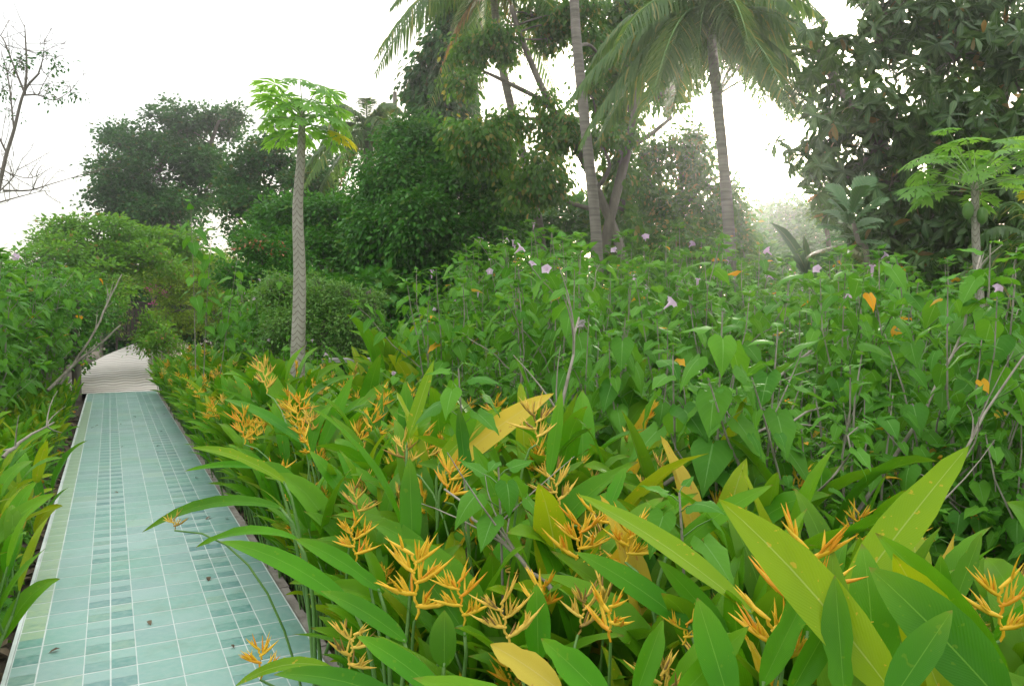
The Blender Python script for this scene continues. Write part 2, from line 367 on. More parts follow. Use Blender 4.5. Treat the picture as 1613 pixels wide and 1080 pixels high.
# path slab, laid in path coordinates (s along, e across)
S0, S1 = -3.0, 20.0
def slab(e0, e1, s0, s1, z0, z1, m, gg, c=None):
    V = []
    for z in (z0, z1):
        for (s, e) in ((s0, e0), (s0, e1), (s1, e1), (s1, e0)):
            p = P2(s, e); V.append((p[0], p[1], z))
    gg.add(V, [(0, 3, 2, 1), (4, 5, 6, 7), (0, 1, 5, 4), (1, 2, 6, 5), (2, 3, 7, 6), (3, 0, 4, 7)], m=m, c=c)
g = Geo(); slab(-PW, 0, S0, S1, -.20, -.0008, 0, g)
wide, nar, gr = .200, .114, .007
cols = 'NWNNWWNNW'                          # read across from the left edge
e = -PW + .006; ROW = .232
tw = sum(wide if ch == 'W' else nar for ch in cols) + gr * 7.4; sc_ = (PW - .01) / tw
rs = np.random.default_rng(3)
for ci, ch in enumerate(cols):
    wd = (wide if ch == 'W' else nar) * sc_; gw = gr * sc_ * (1.1 if ci in (0, 2) else .75)
    for r in range(int((S1 - S0) / ROW)):
        sa = S0 + r * ROW
        parts = [(sa + gr * .85, sa + ROW - gr * .85, 0)] if ch == 'W' else [(sa + gr * .85, sa + ROW / 2 - .001, 1), (sa + ROW / 2 + .001, sa + ROW - gr * .85, 0)]
        for (a, b, dk) in parts:
            V = []
            z = float(rs.uniform(.0002, .0005)); tl = rs.uniform(-.0002, .0002, 4)
            for kk, (s, ee) in enumerate(((a, e), (a, e + wd), (b, e + wd), (b, e))):
                p = P2(s, ee); V.append((p[0], p[1], z + tl[kk]))
            moss = 1.0 if (ci == 0 and 5.2 < a < 18) else (float(rs.random() < .04) * .3)
            shade = rs.normal(.15, .08) if not dk else rs.normal(.85, .12)
            if ch == 'W': shade = rs.normal(.20, .13)
            g.add(V, [(0, 1, 2, 3)], c=(min(max(shade, 0), 1), moss, 0, 1), m=1)
    e += wd + gw
tag(g.build('tiled_path', [M['grout'], M['tile']], smooth=False), kind='structure')
g = Geo()                                   # concrete kerb strips along the tiled path, just below its surface
for k_ in range(46):
    s = S0 + k_ * .5
    slab(.002, .062 + .012 * float(rs.random()), s, s + .492, -.2, -.016 - .006 * float(rs.random()), 0, g)
tag(g.build('path_kerb', M['concrete'], smooth=False), kind='structure')
g = Geo(); slab(-PW - .022, -PW - .002, S0, S1, -.2, .0, 0, g)
tag(g.build('path_edge_strip', M['grout'], smooth=False), kind='structure')
# the pale ribbed paving beyond, rising slightly towards the arch
def zr(Y): return 0.0 if Y < 19 else min(.62, (Y - 19) * .05)
prof = [(-1.72, .28, 20.0), (-1.9, .25, 22.5), (-1.75, .20, 25), (-1.45, .12, 28), (-.95, .6, 31), (-.3, 1.2, 34), (.6, 2.2, 38)]
g = Geo(); V, uv = [], []; NS = 40
def lerp_prof(s):
    for a, b in zip(prof, prof[1:]):
        if a[2] <= s <= b[2]:
            f = (s - a[2]) / (b[2] - a[2]); return a[0] + f * (b[0] - a[0]), a[1] + f * (b[1] - a[1])
    return prof[-1][:2]
for k_ in range(NS + 1):
    s = 20.0 + 18 * k_ / NS; l, r = lerp_prof(s)
    for j in range(5):
        ee = l + (r - l) * j / 4; p = P2(s, ee); V.append((p[0], p[1], zr(p[1]) + .002)); uv.append((ee, s))
for k_ in range(NS + 1):
    s = 20.0 + 18 * k_ / NS; l, r = lerp_prof(s)
    for ee in (l, r):
        p = P2(s, ee); V.append((p[0], p[1], GZ - .05)); uv.append((ee, s))
q = [(a * 5 + j, a * 5 + j + 1, a * 5 + j + 6, a * 5 + j + 5) for a in range(NS) for j in range(4)]
b0 = (NS + 1) * 5
for a in range(NS):
    q += [(b0 + 2 * a, a * 5, (a + 1) * 5, b0 + 2 * a + 2), (a * 5 + 4, b0 + 2 * a + 1, b0 + 2 * a + 3, a * 5 + 9)]
g.add(V, q, uv=uv); tag(g.build('ribbed_paving', M['wave'], smooth=False), kind='structure')

# ------------------------------------------------------------------ heliconia
HT = np.array([0, .06, .16, .30, .45, .60, .74, .86, .95, 1.0])
HW = np.array([.16, .46, .76, .95, 1.0, .94, .76, .48, .19, 0.0])
def blade(g, pts, nrm, W, fold=.30, c=(0, 0, 0, 1), m=0, wave=.0, ts=HT, ws=HW, curl=.0):
    """a long leaf along the curve pts (resampled), facing nrm"""
    P = np.asarray(pts, float); L = np.concatenate([[0], np.cumsum(np.linalg.norm(np.diff(P, axis=0), axis=1))]); L /= L[-1]
    C = np.stack([np.interp(ts, L, P[:, i]) for i in range(3)], -1)
    T = unit(np.gradient(C, axis=0)); X = unit(np.cross(T, nrm)); Z = np.cross(X, T)
    V, UV = [], []; ph = U(0, 6)
    if ts is HT and U(0, 1) < .35:
        ws = ws.copy(); ws[int(RNG.integers(3, 8))] *= U(.72, .9)
    for k in range(len(ts)):
        for s in (-1, -.5, 0, .5, 1):
            a = abs(s)
            h = fold * a * W * ws[k] * (1.15 - .5 * a) + wave * W * math.sin(k * 1.7 + ph + (2 if s > 0 else 0)) * a * a + curl * W * a * a * (1 if s > 0 else -1)
            V.append(C[k] + X[k] * s * W * ws[k] + Z[k] * h); UV.append((.5 + .5 * s, ts[k]))
    q = [(b + j, b + j + 1, b + j + 6, b + j + 5) for b in range(0, 5 * (len(ts) - 1), 5) for j in range(4)]
    g.add(V, q, uv=UV, c=c, m=m)
def spike(g, p, d, up, L, r, c, m=0, bend=.35, sides=5):
    d = unit(d); tt = np.array([0, .25, .55, .8, 1.0])[:, None]
    pts = p + d * L * tt + np.asarray(up) * L * bend * tt ** 2
    tube(g, pts, np.array([.55, 1, .8, .42, .06]) * r, sides, c, m, cap=False)
    return pts
def inflorescence(g, p, ax, size=1.0, n=5, plane=0.0, fresh=True, rr=RNG):
    """zigzag axis with alternate boat bracts, each with a fan of finger florets"""
    ax = unit(ax); sx = unit(np.cross(ax, (math.sin(plane), math.cos(plane), .1))); sy = np.cross(ax, sx)
    p = np.array(p, float); m = 0
    for k in range(n):
        sgn = 1 if k % 2 else -1; f = 1 - .42 * k / n
        nd = p + ax * .032 * size * f + sx * sgn * .008 * size
        tint = (rr.random(), .0 if rr.random() < .75 else .7, 0, 1)
        tube(g, [p, (p + nd) / 2 + sx * sgn * .004 * size, nd], np.array([.0028, .0038, .0036]) * size, 5, tint, m)
        yaw = rr.uniform(-.5, .5)
        out = unit(sx * sgn * math.cos(yaw) + sy * math.sin(yaw) + ax * (.08 + .75 * k / n + rr.uniform(-.2, .2)))
        BL = (.115 - .045 * k / n) * size * rr.uniform(.75, 1.15)
        spike(g, nd - out * .006, out, ax, BL, .0078 * size * f, tint, m, bend=rr.uniform(.1, .4))
        nf = int(rr.integers(6, 11)) if k < n - 1 else int(rr.integers(2, 4))
        for j in range(nf):
            a = rr.uniform(-.5, .9)
            dd = unit(ax * math.cos(a) + out * (math.sin(a) + .35) + sy * rr.uniform(-.4, .4))
            tj = (rr.random(), .0 if rr.random() < .8 else .8, 0, 1)
            spike(g, nd + out * BL * rr.uniform(.02, .42), dd, out, rr.uniform(.034, .070) * size, .0036 * size, tj, m, bend=rr.uniform(-.15, .3), sides=4)
        p = nd
    return p
def heliconia(seed, h=1.15, nshoot=6, nflow=3, yellow=.1, spread=.16, dry=.25):
    """one clump: stems (thing base), foliage, flowers"""
    rr = np.random.default_rng(seed); o = empty('heliconia')
    st, fo = Geo(), Geo()
    for s in range(nshoot):
        a = rr.uniform(0, 6.28); r0 = spread * math.sqrt(rr.random()); b = np.array((math.cos(a) * r0, math.sin(a) * r0, GZ))
        lean = rr.uniform(.08, .34); la = a + rr.uniform(-.6, .6); H = h * rr.uniform(.55, .82)
        top = b + np.array((math.cos(la) * lean * H, math.sin(la) * lean * H, H)); mid = (b + top) / 2 - np.array((math.cos(la), math.sin(la), 0)) * .03
        pts = bez(b, mid, top, 6); tube(st, pts, np.linspace(.011, .006, 6), 5, (rr.random(), 0, 0, 1))
        nl = int(rr.integers(3, 6)); pa = rr.uniform(0, 3.14)
        for l in range(nl):
            f = .38 + .62 * (l + 1) / nl; bp = pts[0] * (1 - f) + pts[-1] * f if f < 1 else pts[-1]
            bp = np.array([np.interp(f, np.linspace(0, 1, 6), pts[:, i]) for i in range(3)])
            az = pa + (math.pi if l % 2 else 0) + rr.uniform(-.5, .5)
            out = np.array((math.cos(az), math.sin(az), 0)); tilt = rr.uniform(.12, .55) + .35 * (1 - f)
            d = unit(out * math.sin(tilt) + np.array((0, 0, 1)) * math.cos(tilt) + (top - b) * .2)
            L = rr.uniform(.38, .64) * (h / 1.15); W = L * rr.uniform(.075, .11)
            pe = bp + d * rr.uniform(.05, .12)
            end = pe + d * L * .8 + out * L * rr.uniform(.1, .55) - np.array((0, 0, 1)) * L * rr.uniform(-.1, .22)
            cv = bez(pe, pe + d * L * .62, end, 9)
            tube(st, [bp, pe], [.005, .004], 4, (rr.random(), 0, 0, 1))
            side = unit(np.cross(d, out) * rr.uniform(-.9, .9) - out + np.array((0, 0, .5)))
            q_ = rr.random(); mi = 1 if q_ < yellow else (2 if q_ < yellow * 1.06 else 0)
            blade(fo, cv, side, W, fold=rr.uniform(.2, .8), c=(rr.random(), rr.uniform(0, .18), rr.random(), 1), m=mi, wave=rr.uniform(0, .12))
    st.build('stems', M['stemgreen'], o); fo.build('foliage', [M['helic'], M['helic_yellow'], M['helic_gold']], o)
    for k in range(nflow):
        a = rr.uniform(0, 6.28); r0 = spread * rr.random(); b = np.array((math.cos(a) * r0, math.sin(a) * r0, GZ))
        H = h * rr.uniform(.74, 1.06); ln = rr.uniform(.05, .32); ax = unit((math.cos(a) * ln, math.sin(a) * ln, 1.0))
        tp = b + ax * H; fl = Geo(); tube(fl, bez(b, (b + tp) / 2 + np.array((0, 0, .05)), tp, 5), np.linspace(.006, .004, 5), 4, (rr.random(), 0, 0, 1), 1)
        inflorescence(fl, tp, ax + rr.normal(0, .12, 3), rr.uniform(.72, 1.0), int(rr.integers(4, 7)), rr.uniform(0, 3), rr=rr)
        fl.build('flower', [M['bract_dry'] if rr.random() < dry else M['bract'], M['stemgreen']], o)
    return o

HP = [heliconia(100 + k, h=1.12 + .05 * (k % 3), nshoot=8 + k % 3, nflow=[4, 5, 2, 3, 6, 1, 4, 2, 4, 3][k], yellow=[.05, .12, .04, .3, .06, .1, .2, .03, .1, .15][k]) for k in range(10)]
HP0 = [heliconia(150 + k, h=1.15, nshoot=9, nflow=k % 2, yellow=[.05, .12, .2, .08][k]) for k in range(4)]
HPF = [heliconia(170 + k, h=1.12, nshoot=7, nflow=8, yellow=.08) for k in range(3)]
used = set()
def place(protos, idx, x, y, rz, s, label, cat, group, z=0.0, hs=1.0):
    src = protos[idx % len(protos)]
    key = src.name
    if key in used: o = copy_tree(src)
    else: used.add(key); o = src
    o.location = (x, y, z); o.rotation_euler = (0, 0, rz); o.scale = (s, s, s * hs)
    tag(o, label, cat, group); return o
rp = np.random.default_rng(55)
cnt = 0
s = 0.2
while s < 19.5:
    dens = .27 if s < 6 else (.36 if s < 11 else .5)
    for e0 in np.arange(.20, 1.45, dens):
        ss = s + rp.uniform(-.1, .1); ee = e0 + rp.uniform(-.08, .08)
        p = P2(ss, ee)
        if p[1] < 1.15 or math.hypot(p[0], p[1]) < 1.45: continue
        if abs(p[0]) > .68 * p[1] + .5: continue
        if math.hypot(p[0] + 2.2, p[1] - 8) < .16: continue
        Y = p[1]
        hmax = 1.0 if ee > .35 else .88
        if Y < 2.6: hmax = .92
        if Y > 9: hmax *= .88
        if p[0] < -.2 and p[0] / p[1] > -.16 and Y > 4.5: hmax *= .9
        if Y < 2.7: lab, gr_ = 'heliconia with broad green leaves in the foremost stretch of the flower bed', 'heliconias in the foremost stretch of the bed'
        elif Y < 6.2: lab, gr_ = 'yellow flowering heliconia between tiled path and morning glory thicket, nearer than the papaya', 'heliconias between path and thicket'
        elif Y < 10: lab, gr_ = 'yellow flowering heliconia around the foot of the scarred papaya trunk', 'heliconias around the papaya foot'
        else: lab, gr_ = 'small heliconia bordering the far end of the tiled path', 'heliconias at the far end of the path'
        place(HP0 if (Y < 2.7 and rp.random() < .8) or (Y < 4 and rp.random() < .35) else HPF if (3.4 < Y < 10 and rp.random() < .38) else HP, int(rp.integers(0, 20)), p[0], p[1], rp.uniform(0, 6.28), hmax * rp.uniform(.85, 1.05), lab, 'heliconia', gr_); cnt += 1
        p = P2(s + rp.uniform(-.1, .1), .13)
    if p[1] > 1.9 and cnt > 0:
        place(HP, int(rp.integers(0, 10)), p[0], p[1], rp.uniform(0, 6.28), rp.uniform(.5, .72), 'low heliconia leaning over the kerb of the tiled path', 'heliconia', 'low heliconias leaning over the kerb')
    s += dens
print('heliconia', cnt)

# hand placed plants: leaves from base pixel to tip pixel at real depths
def hero(label, leaves, flowers, base=None, group=None):
    """leaves: (bx,by,bY, tx,ty,tY, width_m, kind, sag)   kind 0 green 1 yellowing 2 golden;  flowers: (px,py,Y,size,n,fresh)"""
    bs = base if base is not None else at(leaves[0][0], leaves[0][1], leaves[0][2]); root = np.array((bs[0], bs[1], GZ))
    o = empty('heliconia', (0, 0, 0)); tag(o, label, 'heliconia', group)
    o.location = root; st, fo = Geo(), Geo()
    for (bx, by, bY, tx, ty, tY, W, kd, sag) in leaves:
        b = at(bx, by, bY) - root; t = at(tx, ty, tY) - root; L = np.linalg.norm(t - b)
        mid = (b + t) / 2 + np.array((0, 0, 1)) * sag * L
        foot = np.array((b[0] * .25 + U(-.12, .12), b[1] * .25 + U(-.12, .12), 0.0)); d0 = unit(mid - b)
        tube(st, bez(foot, b - d0 * L * .25 - np.array((0, 0, .05)), b + d0 * .01, 7), np.linspace(.010, .0045, 7), 5, (U(0, 1), 0, 0, 1))
        view = unit(np.array((0, 0, CAMZ)) - (root + mid))
        nr = unit(view + np.array((U(-1.0, 1.0), U(-.2, .2), .7)))
        blade(fo, bez(b, mid, t, 10), nr, W * (.78 if kd == 0 else .9), fold=U(.25, .65), c=(U(0, 1), U(0, .1), 0, 1), m=kd, wave=U(0, .08))
    st.build('stems', M['stemgreen'], o); fo.build('foliage', [M['helic'], M['helic_yellow'], M['helic_gold']], o)
    for (px, py, Y, sz, n, fresh) in flowers:
        p = at(px, py, Y) - root; fl = Geo(); foot = np.array((p[0] * .12, p[1] * .12, 0.0)); q_ = foot * .8 + p * .2; q_[2] = p[2] * 1.02
        tube(fl, bez(foot, q_, p, 9), np.linspace(.006, .0035, 9), 5, (.5, 0, 0, 1), 1)
        inflorescence(fl, p, (U(-.2, .2), U(-.15, .1), 1), sz * .9, n, U(-.4, .4), rr=RNG)
        fl.build('flower', [M['bract'] if fresh else M['bract_dry'], M['stemgreen']], o)
    return o
hero('heliconia with a tall yellow-green leaf standing up against the thicket',
     [(1325, 960, 1.65, 1527, 700, 1.75, .052, 1, .03), (1480, 990, 1.6, 1482, 872, 1.6, .03, 0, 0), (1500, 960, 1.75, 1546, 838, 1.8, .03, 0, 0), (1270, 1000, 1.7, 1300, 860, 1.75, .035, 0, 0),
      (1590, 1090, 1.5, 1378, 838, 1.6, .05, 0, .12)], [(1575, 1010, 1.55, .95, 5, 1)], base=at(1420, 1080, 1.6))
hero('heliconia with one broad dark green blade and a pale-edged leaf beside it',
     [(1590, 1120, 1.15, 1368, 892, 1.3, .062, 0, .06), (1420, 1110, 1.2, 1132, 786, 1.45, .05, 1, .10), (1330, 1100, 1.2, 1315, 905, 1.3, .035, 0, .02), (1400, 1110, 1.1, 1500, 960, 1.15, .035, 0, 0)], [], base=at(1450, 1200, 1.2))
hero('heliconia with big orange flower cluster drooping over dark bud remains',
     [(1150, 1110, 1.3, 1098, 940, 1.4, .042, 0, .02), (1200, 1080, 1.45, 1300, 880, 1.5, .035, 0, .03), (1240, 1100, 1.3, 1330, 940, 1.35, .03, 0, .0), (1060, 1110, 1.35, 1180, 985, 1.4, .03, 0, .03)],
     [(1245, 1000, 1.5, 1.25, 6, 1), (1225, 1060, 1.5, 1.1, 4, 1)], base=at(1200, 1150, 1.4))
hero('heliconia with a very long yellow-speckled leaf slanting across the bed',
     [(1185, 965, 1.75, 908, 778, 2.0, .042, 1, .08), (1150, 1010, 1.8, 1035, 880, 1.9, .035, 0, .06), (1045, 880, 2.1, 1218, 763, 2.2, .035, 0, .10), (1090, 990, 1.8, 905, 868, 1.9, .04, 0, .08)],
     [(1075, 1015, 1.8, .7, 3, 1), (985, 885, 2.1, .9, 4, 1)], base=at(1110, 1060, 1.85))
hero('heliconia with golden dying leaf at the lower edge of the bed',
     [(885, 1090, 1.6, 772, 1014, 1.75, .036, 2, .06), (960, 1110, 1.5, 852, 1005, 1.6, .042, 0, .06), (848, 1040, 1.8, 845, 918, 1.85, .04, 0, 0), (1000, 1100, 1.5, 1045, 975, 1.6, .03, 0, .02)],
     [(800, 1020, 1.8, .95, 5, 0), (910, 1000, 1.85, .8, 5, 0)], base=at(880, 1150, 1.65))
hero('heliconia carrying the tall orange spike above a wide cluster of bracts',
     [(735, 1000, 2.0, 655, 890, 2.1, .04, 0, .05), (650, 870, 2.4, 645, 718, 2.5, .045, 0, 0), (560, 960, 2.1, 345, 852, 2.3, .038, 0, .14), (700, 1050, 1.9, 700, 960, 1.95, .045, 0, .1), (600, 930, 2.2, 464, 848, 2.3, .034, 0, .1)],
     [(655, 975, 2.05, 1.25, 6, 1), (730, 985, 2.0, .95, 5, 1), (560, 885, 2.3, .9, 5, 1)], base=at(640, 1110, 2.1))
hero('heliconia whose low leaves spill over the kerb at the tiled path corner',
     [(640, 1110, 1.7, 430, 1062, 1.85, .034, 0, .12), (520, 1050, 2.0, 368, 1082, 2.1, .022, 1, .2), (640, 1010, 2.0, 505, 930, 2.1, .035, 0, .1), (700, 1100, 1.7, 560, 1000, 1.8, .035, 0, .1)],
     [(410, 1070, 2.1, .85, 4, 1), (545, 1060, 1.95, .9, 5, 0)], base=at(600, 1190, 1.9))
hero('heliconia with a long pale-ribbed leaf reaching out above the teal tiles',
     [(445, 800, 2.9, 224, 838, 3.0, .033, 0, .22), (470, 850, 2.8, 308, 862, 2.95, .028, 0, .2), (450, 760, 3.1, 300, 705, 3.2, .03, 1, .15), (430, 740, 3.2, 290, 742, 3.25, .022, 0, .12)],
     [(275, 835, 2.95, .6, 3, 0), (565, 815, 2.9, .9, 5, 0)], base=at(530, 960, 2.95))
hero('heliconia with upright golden-green leaves between the thicket and tall bracts',
     [(700, 745, 2.9, 873, 619, 3.1, .05, 2, .1), (690, 730, 2.95, 790, 640, 3.0, .045, 1, .05), (865, 750, 2.8, 885, 612, 2.9, .032, 0, 0), (735, 760, 2.7, 722, 640, 2.8, .035, 0, 0), (640, 700, 3.0, 684, 565, 3.1, .032, 1, 0), (790, 800, 2.6, 745, 700, 2.7, .035, 0, .05), (960, 800, 2.5, 985, 735, 2.6, .035, 0, 0)],
     [(845, 700, 2.7, 1.0, 5, 0), (700, 790, 2.6, 1.0, 5, 1), (640, 740, 3.0, .9, 5, 0), (880, 800, 2.5, .95, 5, 0), (905, 910, 2.2, 1.1, 6, 1), (930, 830, 2.3, .9, 2, 1)], base=at(780, 900, 2.7))
hero('heliconia with two glossy leaves rising just in front of the papaya trunk',
     [(500, 720, 4.6, 557, 588, 4.8, .05, 0, 0), (560, 690, 4.7, 470, 625, 4.9, .045, 0, .05), (480, 700, 4.4, 350, 628, 4.7, .045, 0, .12), (560, 800, 3.6, 487, 708, 3.8, .05, 0, .03), (610, 790, 3.4, 560, 735, 3.5, .04, 0, .05)],
     [(385, 700, 4.6, 1.3, 6, 1), (465, 670, 4.6, 1.3, 5, 1), (440, 750, 4.0, 1.0, 2, 1), (585, 690, 4.4, 1.1, 5, 1), (420, 620, 5.5, 1.5, 6, 0)], base=at(510, 860, 4.2))

# heliconias along the left edge (leaves only) and a clump behind
HL = [heliconia(300 + k, h=.75, nshoot=6, nflow=0, yellow=.35, spread=.12) for k in range(3)]
for s in np.arange(3.6, 17, .42):
    for e0 in ((-PW - .28), (-PW - .62)):
        p = P2(s + rp.uniform(-.15, .15), e0 + rp.uniform(-.08, .08))
        if p[0] < -.72 * p[1] - .3: continue
        place(HL, int(rp.integers(0, 3)), p[0], p[1], rp.uniform(0, 6.28), rp.uniform(.8, 1.15) * (.8 if s > 9 else 1), 'low leafy ginger with yellowing leaves along the shrub side of the path', 'ginger plant', 'low gingers along the shrub side of the path')
for (px, Y, sc0) in ((625, 9.5, 1.2), (660, 9.0, 1.25), (690, 9.3, 1.3), (610, 10.5, .9), (650, 10.2, 1.1)):
    b = at(px, 560, Y)
    place(HL, int(px), b[0], b[1], px * .7, sc0 * 1.7, 'tall ginger in the clump beside the dark hollow behind the bed', 'ginger plant', 'gingers beside the dark hollow')

# ------------------------------------------------------------------ morning glory shrubs
HT_ = [tpl_heart(.36, .25, .25), tpl_heart(.33, .45, .12, .05), tpl_heart(.40, .12, .45, .03)]
def ipo_flower(g, p, d, size, rr, open_=1.0):
    d = unit(d); x = unit(np.cross(d, (.3, .2, .93))); y = np.cross(d, x); n = 10
    prof = [(0, .10), (.35, .16), (.65, .22), (.88, .40 * open_), (1.0, .72 * open_), (1.02, 1.0 * open_)]
    V = []
    for k, (h, r) in enumerate(prof):
        for j in range(n):
            a = 2 * math.pi * j / n; rr_ = r * (1 + (.14 * math.cos(5 * a) if k > 3 else 0)) * .62
            V.append(p + d * size * (h - (.06 * math.cos(5 * a) if k > 3 else 0)) + (x * math.cos(a) + y * math.sin(a)) * rr_ * size)
    q = [(k * n + j, k * n + (j + 1) % n, (k + 1) * n + (j + 1) % n, (k + 1) * n + j) for k in range(len(prof) - 1) for j in range(n)]
    g.add(V, q, c=(rr.random(), rr.random() * .5, 0, 1))
def morning_glory(seed, h=2.0, nst=6, nfl=3, spread=.35, leaf=.122, bare=.35, yellow=.02, spacing=.055):
    rr = np.random.default_rng(seed); o = empty('morning_glory_shrub'); st, fo = Geo(), Geo(); PP, DD, NN, SS = [], [], [], []
    tips = []
    def stem(b, top, r0, green, lo):
        mid = (b + top) / 2 + rr.normal(0, .10, 3) * np.array((1, 1, .3)); n = 9
        pts = bez(b, mid, top, n); pts[1:-1] += rr.normal(0, .012, (n - 2, 3))
        L = np.linalg.norm(top - b)
        tube(st, pts, np.linspace(r0, .0028, n), 5, (rr.random(), 0, 0, 1), 1 if green else 0)
        k = int(L * (1 - lo) / spacing); az = rr.uniform(0, 6.28)
        for i in range(k):
            f = lo + (1 - lo) * (i + rr.uniform(0, .8)) / k; f = min(f, .995)
            bp = np.array([np.interp(f, np.linspace(0, 1, n), pts[:, c]) for c in range(3)]); az += 2.4 + rr.uniform(-.4, .4)
            out = np.array((math.cos(az), math.sin(az), 0)); pl = rr.uniform(.05, .11) * (.5 if f > .93 else 1)
            pe = bp + unit(out + np.array((0, 0, rr.uniform(.1, 1.0)))) * pl
            if i % 2 == 0: tube(st, [bp, (bp + pe) / 2 + np.array((0, 0, .008)), pe], [.0018, .0016, .0013], 3, (rr.random(), 0, 0, 1), 1, cap=False)
            sz = leaf * rr.uniform(.55, 1.25) * (.55 if f > .94 else 1)
            dz = rr.uniform(-1.5, .05) if f < .93 else rr.uniform(-.5, .9)
            PP.append(pe); DD.append(unit(out + np.array((0, 0, dz)))); NN.append(out * .5 + np.array((rr.normal(0, .25), rr.normal(0, .25), 1))); SS.append(sz)
        for i in range(5):
            az += 1.3; out = np.array((math.cos(az), math.sin(az), 0)); PP.append(pts[-1] + out * .012 - np.array((0, 0, .012 * i))); DD.append(unit(out + np.array((0, 0, rr.uniform(.0, .9))))); NN.append(np.array((0, 0, 1.0)) - out * .4); SS.append(leaf * rr.uniform(.35, .75))
        tips.append(pts[-1])
    for s in range(nst):
        a = rr.uniform(0, 6.28); r0 = rr.uniform(0, .15); b = np.array((math.cos(a) * r0, math.sin(a) * r0, GZ))
        r1 = spread * rr.uniform(.3, 1.4); H = h * rr.uniform(.72, 1.0); top = np.array((math.cos(a) * r1, math.sin(a) * r1, H))
        stem(b, top, rr.uniform(.006, .012), False, bare)
        for j in range(int(rr.integers(1, 4))):
            f = rr.uniform(.25, .7); bb = b * (1 - f) + top * f; aa = rr.uniform(0, 6.28); l = h * rr.uniform(.2, .4)
            stem(bb, bb + np.array((math.cos(aa) * l * .7, math.sin(aa) * l * .7, l * rr.uniform(.4, 1))), .005, rr.random() < .5, .15)
    PP, DD, NN, SS = map(np.array, (PP, DD, NN, SS)); C = tints(len(PP), yellow, rr); ch = rr.integers(0, 3, len(PP))
    for k in range(3):
        s_ = ch == k; scatter(fo, HT_[k], PP[s_], DD[s_], NN[s_], SS[s_], C[s_])
    st.build('stems', [M['stemgrey'], M['stemgreen']], o); fo.build('foliage', M['heart'], o)
    for k in range(nfl):
        tp = tips[int(rr.integers(0, len(tips)))] + rr.normal(0, .05, 3) * np.array((1, 1, .3)) + np.array((0, -.02, .05)); fl = Geo()
        ipo_flower(fl, np.zeros(3), (rr.normal(0, .6), rr.normal(0, .6) - .3, rr.uniform(.1, 1)), rr.uniform(.05, .068), rr, rr.choice([.45, .6, 1.0]))
        f = fl.build('flower', M['lilac'], o); f.location = tp
    return o
MG = [morning_glory(500 + k, h=2.0, nst=6 + k % 3, nfl=[2, 1, 3, 1, 2, 0, 1, 2][k], yellow=[.005, .015, .0, .01, .008, .015, .0, .01][k]) for k in range(8)]
MGS = [morning_glory(600 + k, h=1.5, nst=8, nfl=[1, 1, 2, 0][k], leaf=.078, bare=.05, spread=.5, spacing=.036, yellow=.006) for k in range(4)]   # low bushy ones
def hprof(Y): return float(np.interp(Y, [2, 3.2, 4.5, 6.5, 9, 13, 18], [1.45, 1.62, 1.8, 2.12, 2.55, 2.95, 3.3]))
# skyline of the thicket in the photograph (px -> py), used only to set how tall plants grow along the thicket
SKYX = [640, 690, 740, 800, 870, 910, 960, 1010, 1080, 1150, 1260, 1400, 1500, 1560, 1613]
SKYY = [560, 480, 430, 405, 395, 378, 390, 425, 400, 425, 440, 425, 410, 400, 400]
cnt = 0
Y = 2.9
while Y < 15.5:
    step = .52 if Y < 6 else (.72 if Y < 9 else .95)
    X = -.3 * Y
    while X < .70 * Y + .4:
        x = X + rp.uniform(-.2, .2); y = Y + rp.uniform(-.2, .2); X += step
        e_ = edge_dist(x, y)
        if e_ < 1.62: continue
        px, _ = pxat((x, y, 1.2))
        if px < 700 and not (px > 640 and y > 12): continue
        if math.hypot(x - 4.75, y - 8) < .35: continue
        H = min(hprof(y), (np.interp(px, SKYX, SKYY) * -1 + HORIZ) / FPX * y + CAMZ + .12) * rp.uniform(.9, 1.08) * (1 + .10 * math.sin(x * 1.9 + y * 1.1) + .06 * math.sin(x * 5.1 - y * 2))
        H = max(H, .9)
        if y < 6: lab, gr_ = 'lilac morning glory shrub in the front rows of the thicket behind the heliconias', 'morning glory shrubs in the front rows of the thicket'
        elif y < 10: lab, gr_ = 'leafy morning glory shrub in the middle of the thicket', 'morning glory shrubs in the middle of the thicket'
        else: lab, gr_ = 'morning glory shrub at the back of the thicket before the palm trunks', 'morning glory shrubs at the back of the thicket'
        if rp.random() < .55 and y < 9: place(MGS, int(rp.integers(0, 4)), x, y, rp.uniform(0, 6.28), min(1.0, H / 1.5) * rp.uniform(.85, 1.05), lab, 'shrub', gr_)
        else:
            sc0 = H / 2.0; place(MG, int(rp.integers(0, 8)), x, y, rp.uniform(0, 6.28), max(sc0, .8), lab, 'shrub', gr_, hs=sc0 / max(sc0, .8))
        cnt += 1
    Y += step
print('thicket', cnt)
# behind the bed, both sides of the papaya
cnt = 0
for s in np.arange(6.0, 19, .62):
    for e0 in np.arange(1.35, 4.6, .7):
        p = P2(s + rp.uniform(-.2, .2), e0 + rp.uniform(-.2, .2)); px, _ = pxat((p[0], p[1], 1.2))
        if px > 620 or p[1] < 5 or p[1] > 16: continue
        if px > 430 and p[1] < 8.2: continue
        if 505 < px < 630 and p[1] < 11.6: continue
        top = np.interp(px, [200, 250, 290, 330, 400, 440, 470, 520, 620], [540, 470, 380, 370, 370, 420, 530, 560, 600])
        H = (HORIZ - top) / FPX * p[1] + CAMZ
        H = max(.5, min(H, 2.6)) * rp.uniform(.8, 1.0)
        sc0 = H / 2
        place(MG if H > 1.3 else MGS, int(rp.integers(0, 8)), p[0], p[1], rp.uniform(0, 6.28), max(.75, sc0) if H > 1.3 else max(.45, H / 1.5), 'morning glory shrub growing behind the heliconia bed near the papaya', 'shrub', 'morning glory shrubs behind the bed near the papaya', hs=(sc0 / max(.75, sc0)) if H > 1.3 else 1); cnt += 1
